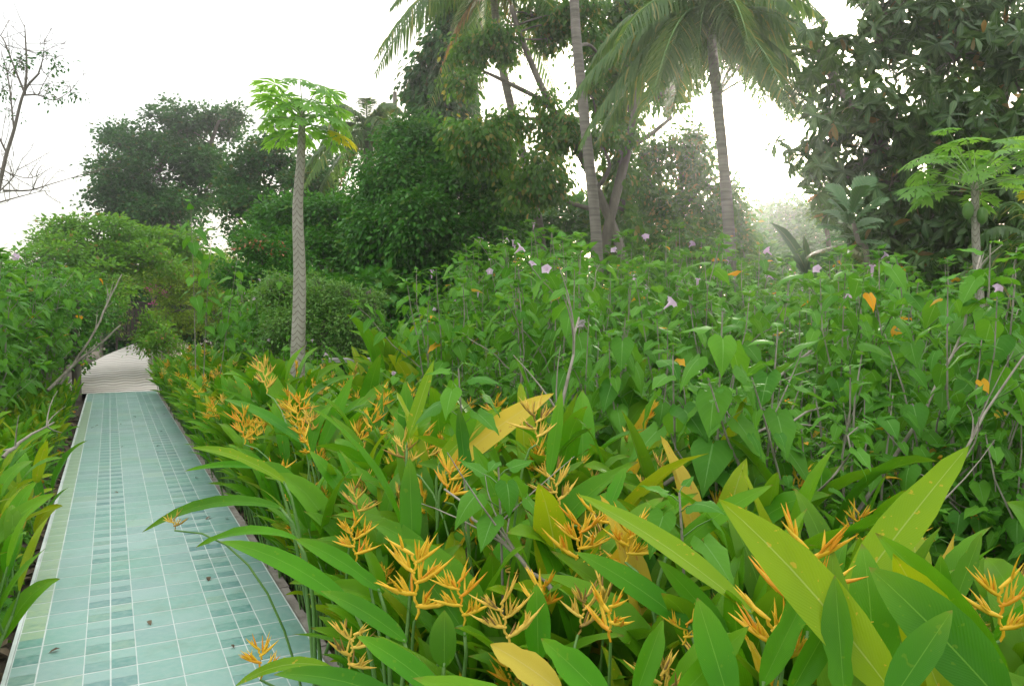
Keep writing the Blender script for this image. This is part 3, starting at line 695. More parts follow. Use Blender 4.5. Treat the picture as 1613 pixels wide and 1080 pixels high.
for s in np.arange(5.0, 24, .6):
    for e0 in (-PW - .9, -PW - 1.5, -PW - 2.2):
        p = P2(s + rp.uniform(-.2, .2), e0 + rp.uniform(-.2, .2)); px, _ = pxat((p[0], p[1], 1.2))
        if px < -90: continue
        top = np.interp(px, [-90, 0, 60, 110, 150, 200], [300, 310, 340, 400, 440, 480]); H = (HORIZ - top) / FPX * p[1] + CAMZ; H = min(H, 2.9) * rp.uniform(.82, 1)
        place(MG, int(rp.integers(0, 8)), p[0], p[1], rp.uniform(0, 6.28), H / 2, 'tall morning glory shrub lining the shrub side of the tiled path', 'shrub', 'tall morning glory shrubs lining the path'); cnt += 1
print('mg2', cnt)
# hand placed shoots
def mg_hero(label, shoots, leaf=.15):
    b0 = at(*shoots[0][:3]); root = np.array((b0[0], b0[1] + .1, GZ)); o = empty('morning_glory_shrub', root); tag(o, label, 'shrub')
    st, fo = Geo(), Geo(); PP, DD, NN, SS, CC = [], [], [], [], []
    for (px, py, Y, low, n) in shoots:
        t = at(px, py, Y) - root; b = np.array((t[0] * .3, t[1] * .3, 0.0)); pts = bez(b, (b + t) / 2 + np.array((U(-.06, .06), U(-.06, .06), 0)), t, 10)
        tube(st, pts, np.linspace(.009, .003, 10), 6, (.5, 0, 0, 1), 0); az = U(0, 6)
        for i in range(n):
            f = 1 - (low * (i / n) ** .9); bp = np.array([np.interp(f, np.linspace(0, 1, 10), pts[:, c]) for c in range(3)]); az += 2.4 + U(-.3, .3)
            out = np.array((math.cos(az), math.sin(az), 0)); pe = bp + unit(out + np.array((0, 0, .6))) * (.03 + .07 * min(1, i / 4))
            tube(st, [bp, (bp + pe) / 2 + np.array((0, 0, .006)), pe], [.0022, .0018, .0015], 4, (.5, 0, 0, 1), 1, cap=False)
            PP.append(pe); DD.append(unit(out + np.array((0, 0, U(-1.6, -.3) if i > 2 else U(-.2, .8))))); NN.append(out * .4 + np.array((U(-.2, .2), U(-.5, 0), 1))); SS.append(leaf * (.45 + .55 * min(1, i / 4)) * U(.8, 1.2))
    PP, DD, NN, SS = map(np.array, (PP, DD, NN, SS)); C = tints(len(PP), .0); ch = RNG.integers(0, 3, len(PP))
    for k in range(3):
        s_ = ch == k; scatter(fo, HT_[k], PP[s_], DD[s_], NN[s_], SS[s_], C[s_])
    st.build('stems', [M['stemgrey'], M['stemgreen']], o); fo.build('foliage', M['heart'], o)
    return o
mg_hero('morning glory shoot with hanging heart leaves rising amid the yellow heliconia bracts', [(785, 735, 2.35, .16, 9)], .12)
mg_hero('morning glory shoot with bud tip beside the long yellow-speckled leaf', [(1070, 775, 2.1, .14, 8)], .12)
mg_hero('morning glory shoot with bright young leaves above the golden heliconia leaf', [(722, 580, 2.8, .16, 9)], .12)
mg_hero('tall morning glory shoot standing clear at the front of the thicket', [(1138, 490, 3.0, .4, 18), (1225, 520, 3.1, .4, 14), (1060, 560, 3.2, .4, 14)], .17)
mg_hero('slender pale stemmed morning glory leaning above the thicket edge', [(905, 425, 4.6, .35, 16), (985, 500, 4.0, .4, 16)], .17)
mg_hero('morning glory with large arched leaves against the second papaya trunk', [(1560, 385, 3.6, .35, 16), (1600, 430, 3.4, .4, 16), (1405, 415, 5, .3, 16)], .16)
mg_hero('lone morning glory shoot with orange leaves over the far hedge', [(300, 318, 10.6, .45, 16), (335, 352, 10.9, .5, 18), (375, 400, 11, .5, 16)], .20)

# grey leaning branches in the thicket
def dead_branch(label, px_pts, r=.012):
    pts = smooth_path([at(*p) for p in px_pts], 4); root = pts[0].copy(); o_ = Geo()
    pts = pts - root; n = len(pts); pts[1:-1] += RNG.normal(0, .006, (n - 2, 3)); tube(o_, pts, np.linspace(r, r * .4, n), 6)
    for k in range(5):
        i = int(RNG.integers(2, n - 1)); b = pts[i]; d = unit(pts[min(i + 1, n - 1)] - pts[i - 1] + RNG.normal(0, .12, 3)); l = U(.15, .4)
        tube(o_, bez(b, b + d * l * .5 + np.array((0, 0, .03)), b + d * l + np.array((U(-.1, .1), U(-.1, .1), U(0, .12))), 5), np.linspace(r * .45, r * .15, 5), 4)
    o = o_.build('bare_branch', M['stemgrey']); o.location = root; tag(o, label, 'branch')
dead_branch('long grey bare branch leaning up through the thicket towards the papaya', [(1290, 900, 3.2), (1400, 730, 3.3), (1500, 560, 3.6), (1545, 400, 4.2)], .011)
dead_branch('grey bare branch slanting behind the tall yellow-green heliconia leaf', [(1430, 880, 2.7), (1500, 740, 2.8), (1613, 560, 3.0)], .009)
dead_branch('thin grey branch curving low behind the two orange flower heads', [(1000, 800, 3.0), (1080, 740, 3.1), (1180, 690, 3.3), (1300, 640, 3.6)], .011)
dead_branch('pale upright bare stems at the near corner of the thicket', [(880, 760, 3.4), (890, 620, 3.6), (912, 500, 3.9)], .012)
dead_branch('grey branch lying slantwise through the middle of the thicket', [(1120, 700, 3.8), (1230, 590, 4.2), (1330, 520, 4.8)], .012)
dead_branch('dead grey twig threading between heliconia leaves and golden curled leaf', [(870, 930, 2.2), (800, 860, 2.3), (700, 770, 2.5)], .008)
dead_branch('forked grey limb leaning over the pale paving', [(95, 605, 12), (150, 520, 12.5), (172, 470, 13), (192, 432, 13.2)], .022)
dead_branch('second grey limb leaning low beside the pale paving', [(75, 615, 11.5), (120, 570, 12), (150, 548, 12.2), (190, 512, 12.5)], .026)
dead_branch('grey curved branch among the gingers lining the path', [(5, 720, 5.0), (40, 690, 5.2), (85, 665, 5.6)], .014)

# ------------------------------------------------------------------ stuff: undergrowth and litter
DIA = tpl_diamond(); DIAW = tpl_diamond(.40, .25, .2); SMALL = [tpl_strip([0, .3, .7, 1], [.02, .26, .2, 0], .3, .25), tpl_strip([0, .35, .7, 1], [.02, .33, .22, 0], .15, .4)]
g = Geo(); n = 46000
ys = RNG.uniform(2.6, 15, n) ** 1.0; ys = 2.6 + (ys - 2.6) * RNG.random(n) ** .6; xs = RNG.uniform(-.75, .75, n) * ys
ed = edge_dist(xs, ys); px_ = 806.5 + FPX * xs / ys
ok = ((ed > 1.5) | ((ed < -PW - .1) & (ed > -PW - 4))) & (xs > -.8 * ys)
xs, ys, ed = xs[ok], ys[ok], ed[ok]; n = len(xs)
bump_ = .45 + .3 * np.sin(xs * 2.1 + 1) * np.cos(ys * 1.7) + .15 * np.sin(xs * 5.3) * np.sin(ys * 4.1)
zs = GZ + .02 + bump_ * (RNG.random(n) ** .5) * np.where(ed > 0, np.clip((ed - 1.3) * .9, .15, 1.15), .35)
D = unit(np.stack([RNG.normal(0, 1, n), RNG.normal(0, 1, n), RNG.normal(-.2, .5, n)], -1)); NN = np.stack([RNG.normal(0, .4, n), RNG.normal(0, .4, n) - .2, np.ones(n)], -1)
C = tints(n, .015)
hf = RNG.random(n) < .5
scatter(g, HT_[0], np.stack([xs, ys, zs], -1)[hf][:9000], D[hf][:9000], NN[hf][:9000], RNG.uniform(.05, .09, hf.sum())[:9000], C[hf][:9000])
scatter(g, SMALL[1], np.stack([xs, ys, zs], -1)[~hf], D[~hf], NN[~hf], RNG.uniform(.05, .10, (~hf).sum()), C[~hf])
tag(g.build('undergrowth', M['heart']), 'tangled low creeping leaves covering the ground beneath the shrubs', 'undergrowth', kind='stuff')
g = Geo(); n = 5000; s_ = RNG.uniform(0, 17, n); e_ = np.where(RNG.random(n) < .6, RNG.uniform(.07, 1.5, n), RNG.uniform(-PW - .9, -PW - .03, n))
PX = RE[0] + UX * s_ + NX * e_; PY = RE[1] + UY * s_ + NY * e_
D = unit(np.stack([RNG.normal(0, 1, n), RNG.normal(0, 1, n), RNG.normal(0, .2, n)], -1))
scatter(g, SMALL[0], np.stack([PX, PY, GZ + RNG.uniform(.01, .05, n)], -1), D, np.stack([RNG.normal(0, .3, n), RNG.normal(0, .3, n), np.ones(n)], -1), RNG.uniform(.04, .14, n), tints(n, .5))
n = 34; s_ = RNG.uniform(3, 17, n); e_ = -RNG.random(n) ** 2 * PW * .9 - .03
D = unit(np.stack([RNG.normal(0, 1, n), RNG.normal(0, 1, n), np.zeros(n)], -1))
scatter(g, SMALL[0], np.stack([RE[0] + UX * s_ + NX * e_, RE[1] + UY * s_ + NY * e_, np.full(n, .014)], -1), D, np.stack([RNG.normal(0, .1, n), RNG.normal(0, .1, n), np.ones(n)], -1), RNG.uniform(.02, .06, n), tints(n, .5))
tag(g.build('leaf_litter', noise_mat('litter', (.07, .05, .03), (.20, .15, .09), 9, .9)), 'brown fallen leaves and twigs on the soil beside the kerb', 'leaf litter', kind='stuff')

# ------------------------------------------------------------------ papaya trees
def papaya_leaf_tpl(seed):
    rr = np.random.default_rng(seed); V, T, UV = [], [], []
    def dia(p, a, L, w, z0):
        d = np.array((math.cos(a), math.sin(a))); s = np.array((-d[1], d[0])); b = len(V)
        for (t, ww) in ((0, .0), (.35, w), (.72, w * .7), (1, 0), (.72, -w * .7), (.35, -w), (.4, 0), (.7, 0)):
            q = p + d * L * t + s * L * ww; r = np.linalg.norm(q); V.append((q[0], q[1], z0 - .32 * r * r + abs(ww) * L * .3)); UV.append((.5 + ww, t))
        for tri in ((0, 6, 1), (0, 5, 6), (1, 6, 7), (1, 7, 2), (5, 7, 6), (5, 4, 7), (2, 7, 3), (4, 3, 7)): T.append(tuple(b + i for i in tri))
    for k in range(8):
        a = math.pi / 2 + (k - 3.5) * .78 + rr.uniform(-.08, .08); L = (1 - .07 * abs(k - 3.5)) * rr.uniform(.85, 1.05) * (.62 if k in (0, 7) else .82)
        d = np.array((math.cos(a), math.sin(a))); dia(np.zeros(2), a, L, .115, .004 * k)
        for f in (.42, .62):
            for sg in (-1, 1): dia(d * L * f, a + sg * rr.uniform(.5, .75), L * (.56 - .2 * f) * rr.uniform(.9, 1.2), .16, .003 * k + .002)
    V = np.array(V); V[:, 1] += .12
    return V, None, np.array(T), np.array(UV)
PLT = [papaya_leaf_tpl(k) for k in range(3)]
def papaya(label, pts_px, crown_r, leaf, nleaf, Y0, yellow=.1, fruit=0, rtop=.035, rbase=.07, upf=.5, droop=.2):
    P = smooth_path([at(*p) for p in pts_px], 8); root = P[0].copy(); root[2] = GZ; o = empty('papaya_tree', root); tag(o, label, 'papaya tree')
    P = np.vstack([[root], P]) - root if P[0][2] > GZ + .01 else P - root
    g = Geo(); n = len(P); tube(g, P, np.interp(np.linspace(0, 1, n), [0, .1, .9, 1], [rbase * 1.2, rbase, rtop * 1.15, rtop * .7]), 16); g.build('trunk', M['papbark'], o)
    top = P[-1]; st, fo = Geo(), Geo(); PP, DD, NN, SS = [], [], [], []
    for k in range(nleaf):
        az = k * 2.399; f = k / nleaf; el = upf + .8 * (f - .5) + U(-.12, .12); L = crown_r * U(.78, 1.08) * (1 - .25 * max(0, f - .6))
        d = np.array((math.cos(az) * math.cos(el), math.sin(az) * math.cos(el), math.sin(el))); b = top - np.array((0, 0, .13 * (1 - f)))
        e = b + d * L - np.array((0, 0, droop * L * (1 - f))); c = bez(b, b + d * L * .55 + np.array((0, 0, .06 * L)), e, 7); tube(st, c, np.linspace(.008, .004, 7) * (leaf / .35), 5, (.5, 0, 0, 1))
        h = np.array((math.cos(az), math.sin(az), 0)); PP.append(e - h * .04); DD.append(unit(h + np.array((0, 0, -.6 + .7 * f + U(-.45, .35))))); NN.append(h * .8 + np.array((0, 0, 1.0)) + RNG.normal(0, .15, 3)); SS.append(leaf * U(.8, 1.15))
    PP, DD, NN, SS = map(np.array, (PP, DD, NN, SS)); C = tints(nleaf, 0); C[:max(1, int(nleaf * yellow)), 1] = .8
    for k in range(3): scatter(fo, PLT[k], PP[k::3], DD[k::3], NN[k::3], SS[k::3], C[k::3])
    st.build('leaf_stalks', noise_mat('papaya_stalk', (.16, .28, .08), (.26, .38, .13), 8, .5), o); fo.build('crown', M['papaya'], o)
    for k in range(fruit):
        fg = Geo(); a = k * 2.1 + 3.6; c = top + np.array((math.cos(a) * .08, math.sin(a) * .08, -.32 - .05 * k)); zz = np.linspace(-1, 1, 8)
        tube(fg, c + np.stack([zz * 0, zz * 0, zz * .09], -1), .055 * np.sqrt(np.clip(1 - zz ** 2, .02, 1)), 10, (.5, 0, 0, 1)); fg.build('fruit', M['stemgreen'], o)
    return o
papaya('slender papaya tree with scarred pale trunk rising from the heliconia bed', [(466, 660, 8), (469, 560, 8), (472, 440, 8), (469, 330, 8), (474, 250, 8), (476, 176, 8)], .44, .31, 25, 8, yellow=.04, rtop=.034, rbase=.080, upf=.42, droop=.18)
papaya('shorter papaya tree with one green fruit before the dark whorled-leaf tree', [(1548, 600, 8), (1545, 500, 8), (1538, 400, 8), (1536, 310, 8), (1534, 283, 8)], .62, .29, 28, 8, yellow=.04, fruit=2, rtop=.03, rbase=.044, upf=.55, droop=.15)

# ------------------------------------------------------------------ coconut palms
def frond(g, gr, b, d, L, droop, rr, dry=False, m=0, nl=52, roll=0.0, lw=.022):
    d = unit(d); h = unit((d[0], d[1], 0)); n = 14; t = np.linspace(0, 1, n)[:, None]
    pts = b + d * L * t * (1 - .12 * t) - np.array((0, 0, 1)) * L * droop * t ** 2.1
    tube(gr, pts, np.linspace(.035, .004, n) * L / 3.5, 5, (.5, 0, 0, 1))
    T = unit(np.gradient(pts, axis=0)); S = unit(np.cross(T, (0, 0, 1.0))); S = unit(S + np.array((0, 0, 1)) * roll); 
    f = np.linspace(.12, .995, nl); P = np.stack([np.interp(f, t[:, 0], pts[:, i]) for i in range(3)], -1)
    TT = unit(np.stack([np.interp(f, t[:, 0], T[:, i]) for i in range(3)], -1)); SS = unit(np.stack([np.interp(f, t[:, 0], S[:, i]) for i in range(3)], -1))
    ll = L * .27 * np.sin(np.clip(f * 1.05, 0, 1) * 2.7 + .28) ** .7 * (1 - .3 * f) 
    for sg in (-1, 1):
        l = ll * rr.uniform(.8, 1.1, nl)
        dd = unit(SS * sg * .85 + TT * .65 + rr.normal(0, .07, (nl, 3)) + np.array((0, 0, -.1)))
        V = []; UVs = []
        W = unit(np.cross(dd, np.array((0, 0, 1.0)) + SS * sg * .4))
        for k, (s, ww) in enumerate(((0, .5), (.3, 1), (.65, .8), (1, .0))):
            c = P + dd * (l * s * (1 - .12 * s))[:, None] - np.array((0, 0, 1)) * (l * s * s * rr.uniform(.35, .75, nl))[:, None]
            V += [c - W * lw * ww, c + W * lw * ww]; UVs += [(0, s), (1, s)]
        V = np.stack(V, 1).reshape(-1, 3); k = 8; off = (np.arange(nl) * k)[:, None, None]
        q = np.array([(0, 1, 3, 2), (2, 3, 5, 4), (4, 5, 7, 6)])[None] + off
        cc = tints(nl, .08, rr); g.add(V, q.reshape(-1, 4), uv=np.tile(np.array(UVs), (nl, 1)), c=np.repeat(cc, k, 0), m=m)
def palm(label, pts_px, r0, r1, L, nfr, seed, dry=2, extra=(), lw=.022, nl=52, topz=None, nuts=3, name='coconut_palm'):
    rr = np.random.default_rng(seed); P = [at(*p) for p in pts_px]
    if topz: P.append(np.array((P[-1][0] + topz[0], P[-1][1], topz[1])))
    P = smooth_path(P, 6); root = P[0].copy(); root[2] = GZ; P = np.vstack([[root], P]) - root if P[0][2] > GZ + .02 else P - root
    o = empty(name, root); tag(o, label, 'palm tree'); g = Geo(); n = len(P); tube(g, P, np.linspace(r0, r1, n), 12); g.build('trunk', M['palmbark'], o)
    top = P[-1]; fo, ra = Geo(), Geo()
    for k in range(nfr):
        f = k / nfr; az = k * 2.399 + seed; el = 1.25 - 1.75 * f ** .9; d = np.array((math.cos(az) * math.cos(el), math.sin(az) * math.cos(el), math.sin(el)))
        frond(fo, ra, top, d, L * rr.uniform(.85, 1.08), .35 + .35 * (1 - abs(f - .4)), rr, nl=nl, lw=lw, roll=rr.uniform(-.3, .3))
    for (az, el, l, dr) in extra:
        a = rad(az); frond(fo, ra, top, (math.sin(a) * math.cos(el), math.cos(a) * math.cos(el), math.sin(el)), l, dr, rr, nl=nl, lw=lw, roll=.2)
    c = fo.build('crown', M['frond'], o); ra.build('frond_ribs', M['stemgreen'], c)
    if dry:
        dg, dr_ = Geo(), Geo()
        for k in range(dry):
            az = k * 2.2 + 1 + seed; frond(dg, dr_, top - np.array((0, 0, .2)), (math.cos(az) * .6, math.sin(az) * .6, -.4), L * .5, .7, rr, nl=20, lw=lw)
        dg.build('dry_fronds', M['frond_dry'], o)['kind'] = 'stuff'
    for k in range(nuts):
        fg = Geo(); a = k * 1.9; c_ = top + np.array((math.cos(a) * .25, math.sin(a) * .25, -.25)); zz = np.linspace(-1, 1, 7)
        tube(fg, c_ + np.stack([zz * 0, zz * 0, zz * .13], -1), .11 * np.sqrt(np.clip(1 - zz ** 2, .02, 1)), 8, (.5, 0, 0, 1)); fg.build('coconut', M['stemgreen'], o)
    return o
palm('coconut palm with full drooping crown beside the bright sun gap', [(1152, 430, 13), (1146, 330, 13), (1136, 220, 13), (1124, 100, 13), (1118, 20, 13)], .10, .075, 2.65, 26, 4, dry=0,
     extra=((95, .55, 2.5, .55), (80, .1, 2.6, .75), (200, .1, 2.0, .9), (170, -.2, 2.2, .8), (-90, .3, 1.7, .8), (-70, .0, 1.6, .7), (215, .0, 2.8, .9), (185, -.5, 1.9, .5), (150, -.55, 2.2, .5), (230, -.5, 2.3, .5), (120, -.4, 2.6, .55), (260, -.3, 2.6, .6), (175, .3, 2.0, 1.0), (100, -.7, 2.0, .3), (280, -.7, 1.9, .35)), lw=.017, nl=64)
palm('coconut palm with smooth grey trunk crossing the whole height of the sky', [(942, 420, 15), (936, 330, 15), (922, 200, 15), (908, 60, 15), (903, -20, 15)], .112, .085, 3.6, 16, 9, dry=0, topz=(-.4, 13.5))
palm('thin distant coconut palm with straight pale trunk between leafy trees', [(750, 300, 26), (748, 150, 26), (744, 20, 26), (742, -60, 26)], .13, .10, 3.8, 16, 12, dry=1, topz=(-.3, 15.5))
palm('leaning coconut palm with dark crown hanging over the olive foliage', [(856, 420, 19), (845, 330, 19), (815, 210, 19), (790, 100, 19), (778, 0, 19), (776, -40, 19)], .115, .08, 3.4, 24, 21, dry=2)
palm('low coconut palm with bluish fronds and a brown dead frond behind the papaya', [(590, 420, 27), (585, 300, 27), (578, 205, 27)], .2, .16, 3.0, 22, 30, dry=3, lw=.03, extra=((60, 1.2, 2.0, .3), (80, 1.1, 2.2, .35)))
palm('tiny hazy palm beyond the bright sun gap', [(1196, 420, 55), (1196, 335, 55)], .12, .1, 2.8, 22, 33, dry=0, lw=.05, nl=26, nuts=0)
# palm fronds at the frame's side: a small feather palm by the second papaya
palm('young feather palm beside the second papaya under the dark tree', [(1640, 480, 8.5), (1640, 390, 8.5)], .07, .06, 1.5, 12, 40, dry=0, lw=.018, nl=30, nuts=0, name='young_palm')

# ------------------------------------------------------------------ broadleaf trees
def tree(label, name, limbs, blobs, leafm, nclump, per, size, crad, tpl='dia', seed=1, yellow=.05, droop=0.0, twig=.5, cat='tree', barkm=None, shell=.55, aspect=1.0, flat=1.0, extra=None, twr=.008, linkr=.05, lump=True, twigs=0):
    """limbs: list of (list of (px,py,Y), r0, r1); blobs: (px,py,rx,ry,Y[,depth_m]); crown sampled in the blobs' volumes"""
    rr = np.random.default_rng(seed); root = at(*limbs[0][0][0]); root[2] = GZ; o = empty(name, root); tag(o, label, cat)
    g = Geo(); sk = []
    for k, (pp, r0, r1) in enumerate(limbs):
        P = smooth_path([at(*p) for p in pp], 5)
        if k == 0 and P[0][2] > GZ + .02: P = np.vstack([[root], P])
        P = P - root; tube(g, P, np.linspace(r0, r1, len(P)), 8); sk.append(P)
        for _ in range(twigs if k else 0):
            i = int(rr.integers(1, len(P))); a = P[i]; d = unit(P[i] - P[i - 1] + rr.normal(0, .5, 3) + np.array((0, 0, .5))); l = rr.uniform(.25, .8)
            e = a + d * l; tube(g, bez(a, a + d * l * .5 + rr.normal(0, .04, 3), e, 5), np.linspace(.006, .002, 5), 4, cap=False)
            for __ in range(3): q_ = a + (e - a) * rr.uniform(.3, .9); tube(g, [q_, q_ + unit(d + rr.normal(0, .5, 3)) * l * .35], [.0035, .0015], 3, cap=False)
    sk = np.concatenate(sk); B = []
    for b in blobs:
        c = at(b[0], b[1], b[4]) - root; rx = b[2] / FPX * b[4]; rz = b[3] / FPX * b[4]; ry = b[5] if len(b) > 5 else max(rx, rz) * .9; B.append((c, np.array((rx, ry, rz))))
    nodes = []
    for (c, r) in B:
        i = np.argmin(np.linalg.norm(sk - c, axis=1)); a = sk[i]
        P = bez(a, (a + c) / 2 + np.array((0, 0, .15 * np.linalg.norm(c - a))) + rr.normal(0, .1, 3), c, 6); tube(g, P, np.linspace(linkr, linkr * .4, 6), 6); nodes.append(P[3:])
    nodes = np.concatenate(nodes); PP, DD, NN, SS, TT = [], [], [], [], []
    if lump:
        B2 = []
        for (c, r) in B:
            m_ = 13
            for j in range(m_):
                v = unit(rr.normal(0, 1, 3) * np.array((1, 1, .9)) + np.array((0, -.2, .15))); B2.append((c + v * r * rr.uniform(.45, .82), r * rr.uniform(.22, .50) * np.array((1, 1, 1.0))))
        B = B2
    vol = np.array([np.prod(b[1]) ** (2 / 3) for b in B]); pr = vol / vol.sum()
    ids = rr.choice(len(B), nclump, p=pr)
    for bi in ids:
        c, r = B[bi]; v = unit(rr.normal(0, 1, 3)); u = (1 - shell * rr.random() ** 1.3) * rr.uniform(.82, 1.1); p = c + v * r * u
        if p[2] < .05: p[2] = rr.uniform(.05, .5)
        if rr.random() < twig:
            a = nodes[np.argmin(np.linalg.norm(nodes - p, axis=1))]; 
            if np.linalg.norm(a - p) > .1: tube(g, bez(a, (a + p) / 2 + np.array((0, 0, .08)) + rr.normal(0, .05, 3), p, 4), np.linspace(twr * 1.6, twr * .4, 4), 3, cap=False)
        k = max(2, int(per * rr.uniform(.5, 1.4))); cr = crad * rr.uniform(.6, 1.35); tone = rr.normal(0, .22)
        if tpl == 'whorl':
            ax = unit(v + np.array((0, 0, .3))); x = unit(np.cross(ax, (.2, .3, .9))); y = np.cross(ax, x)
            for rep in range(max(1, int(cr / crad * 1.6))):
                q0 = p + rr.normal(0, cr * .6, 3); kk = int(rr.integers(7, 12))
                for j in range(kk):
                    a = j * 6.283 / kk + rr.uniform(-.2, .2); d = x * math.cos(a) + y * math.sin(a) + ax * rr.uniform(.1, .5) + np.array((0, 0, -rr.uniform(.1, .9)))
                    PP.append(q0 + rr.normal(0, .02, 3)); DD.append(d); NN.append(ax + np.array((0, 0, .5)) + rr.normal(0, .15, 3)); SS.append(size * rr.uniform(.7, 1.15)); TT.append(tone)
        else:
            off = rr.normal(0, 1, (k, 3)) * cr * .55 * np.array((1, 1, (.95 if droop else .6) * flat)); PP += list(p + off); d = unit(off + v * .5 * cr + rr.normal(0, .4, (k, 3)) * cr) + np.array((0, 0, -droop)); DD += list(d)
            NN += list(np.array((0, 0, 1.0)) + rr.normal(0, .5, (k, 3))); SS += list(size * rr.uniform(.6, 1.25, k)); TT += [tone] * k
    PP, DD, NN, SS, TT = map(np.array, (PP, DD, NN, SS, TT)); C = tints(len(PP), yellow, rr); C[:, 0] = np.clip(C[:, 0] * .8 + TT + .1, 0, 1)
    fo = Geo(); T_ = {'dia': DIA, 'diaw': DIAW, 'lance': SMALL[0], 'whorl': tpl_strip([0, .25, .6, .85, 1], [.03, .11, .16, .09, 0], .25, .3), 'lacy': tpl_diamond(.2, .2, .1)}[tpl]
    scatter(fo, T_, PP, DD, NN, SS, C)
    g.build('trunk', barkm or M['bark'], o); cr_ = fo.build('crown', leafm, o)
    if extra: extra(o, B, rr)
    return o

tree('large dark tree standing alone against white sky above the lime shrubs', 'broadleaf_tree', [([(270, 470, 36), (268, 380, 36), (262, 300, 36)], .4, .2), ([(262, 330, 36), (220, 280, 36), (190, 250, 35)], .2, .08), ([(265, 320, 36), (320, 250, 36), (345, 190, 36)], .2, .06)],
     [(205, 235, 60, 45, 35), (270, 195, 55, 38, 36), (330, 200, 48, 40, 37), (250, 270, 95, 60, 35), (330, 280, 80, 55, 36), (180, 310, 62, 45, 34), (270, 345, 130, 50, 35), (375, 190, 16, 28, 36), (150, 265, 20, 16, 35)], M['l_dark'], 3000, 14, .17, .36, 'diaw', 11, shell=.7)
tree('green tree filling the gap between lone dark tree and papaya crown', 'broadleaf_tree', [([(415, 480, 30), (415, 380, 30), (420, 300, 30)], .3, .15)],
     [(410, 260, 40, 45, 30), (445, 235, 26, 50, 30), (400, 330, 60, 50, 29), (470, 310, 60, 55, 29), (380, 300, 35, 40, 30), (520, 290, 35, 50, 30)], M['l_dark'], 1100, 16, .16, .38, 'diaw', 12, yellow=.1)
tree('dense bright green tree in the middle overhanging the dark hollow', 'broadleaf_tree', [([(690, 540, 19), (695, 440, 19), (690, 340, 19)], .3, .15), ([(695, 430, 19), (760, 380, 18.5), (790, 320, 18.5)], .15, .06)],
     [(650, 225, 48, 38, 20), (690, 250, 70, 50, 19.5), (625, 290, 70, 55, 19), (730, 310, 75, 60, 18.5), (655, 360, 95, 60, 18), (760, 370, 70, 60, 18), (600, 390, 55, 60, 18.5), (700, 430, 100, 45, 18.2), (800, 300, 50, 55, 19)], M['l_lush'], 3400, 18, .13, .30, 'lance', 13, droop=.5, shell=.6)
tree('bushy feathery tree behind and under the papaya crown', 'broadleaf_tree', [([(500, 520, 21), (505, 440, 21), (510, 380, 21)], .2, .1)],
     [(510, 350, 60, 35, 21), (450, 340, 50, 35, 21.5), (560, 330, 45, 40, 22), (500, 400, 90, 45, 20.5), (420, 380, 50, 40, 21), (570, 400, 50, 55, 20)], M['l_lush'], 1500, 18, .13, .33, 'lance', 14, shell=.6)
tree('tall narrow tree with hanging leaves left of the leaning palm', 'broadleaf_tree', [([(705, 480, 23), (706, 300, 23), (702, 150, 23), (712, 20, 23)], .22, .08)],
     [(672, 150, 36, 45, 23), (710, 160, 36, 40, 23), (700, 90, 34, 45, 23), (718, 40, 36, 45, 23), (668, 110, 22, 20, 23), (745, 30, 40, 40, 23), (690, 190, 45, 22, 23), (730, -20, 60, 40, 23)], M['l_dark'], 620, 15, .24, .34, 'lance', 15, droop=1.0, yellow=.15)
tree('many limbed olive tree with thin clumps of hanging leaves between palm trunks', 'broadleaf_tree',
     [([(985, 430, 17), (972, 375, 17), (945, 310, 17), (915, 245, 17), (880, 190, 17), (850, 130, 17), (822, 62, 17), (805, 10, 17)], .12, .05), ([(952, 400, 17), (960, 350, 17), (985, 250, 17), (1000, 180, 17), (1010, 120, 17)], .12, .08), ([(915, 235, 17), (860, 165, 17), (800, 130, 17), (762, 112, 17)], .07, .02),
      ([(900, 205, 17), (862, 165, 17), (815, 140, 17), (765, 115, 17)], .05, .015), ([(895, 225, 17), (850, 190, 17), (810, 190, 17), (790, 200, 17)], .06, .015), ([(988, 172, 17), (1030, 155, 17), (1065, 135, 17)], .08, .04), ([(940, 300, 17), (960, 260, 16.5), (940, 215, 16.5), (938, 175, 17)], .05, .02),
      ([(975, 240, 17), (1020, 215, 17), (1058, 185, 17)], .08, .04), ([(935, 330, 16.5), (900, 320, 16.5), (862, 300, 16)], .06, .02), ([(905, 75, 15), (930, 72, 15.5), (960, 110, 16)], .04, .02)],
     [(770, 60, 46, 22, 17), (745, 92, 36, 26, 17), (790, 75, 30, 30, 17), (738, 130, 26, 22, 16.5), (740, 215, 50, 32, 16), (775, 235, 55, 40, 16), (800, 195, 38, 24, 16.5), (860, 160, 20, 14, 17), (872, 200, 45, 26, 17), (895, 225, 50, 28, 17), (860, 275, 45, 40, 16), (830, 300, 50, 30, 16), (930, 60, 30, 22, 17), (945, 90, 26, 30, 17),
      (925, 140, 22, 26, 17), (950, 215, 30, 20, 16.5), (880, 40, 30, 30, 17.5), (868, 60, 22, 24, 17.5), (850, 30, 30, 26, 18), (905, 15, 40, 20, 17), (985, 215, 26, 20, 17)], M['l_brown'], 1500, 15, .13, .22, 'lance', 16, droop=1.1, yellow=.12, shell=.85, linkr=.025)
tree('vine clad column of a tree right of the smooth palm trunk', 'broadleaf_tree', [([(978, 430, 18), (976, 300, 18), (978, 150, 18), (980, 20, 18), (985, -60, 18)], .15, .09)],
     [(980, 40, 40, 45, 18), (965, 110, 26, 45, 18), (978, 190, 18, 40, 18), (978, 280, 18, 50, 18), (978, 360, 20, 50, 18), (1000, 70, 35, 35, 18), (955, 160, 18, 30, 18), (1010, 20, 60, 30, 18.5), (1050, 80, 60, 50, 20), (1090, 60, 60, 60, 21), (1060, 130, 45, 40, 21)], M['l_brown'], 720, 16, .2, .3, 'lance', 17, droop=.9, shell=.8, yellow=.1)
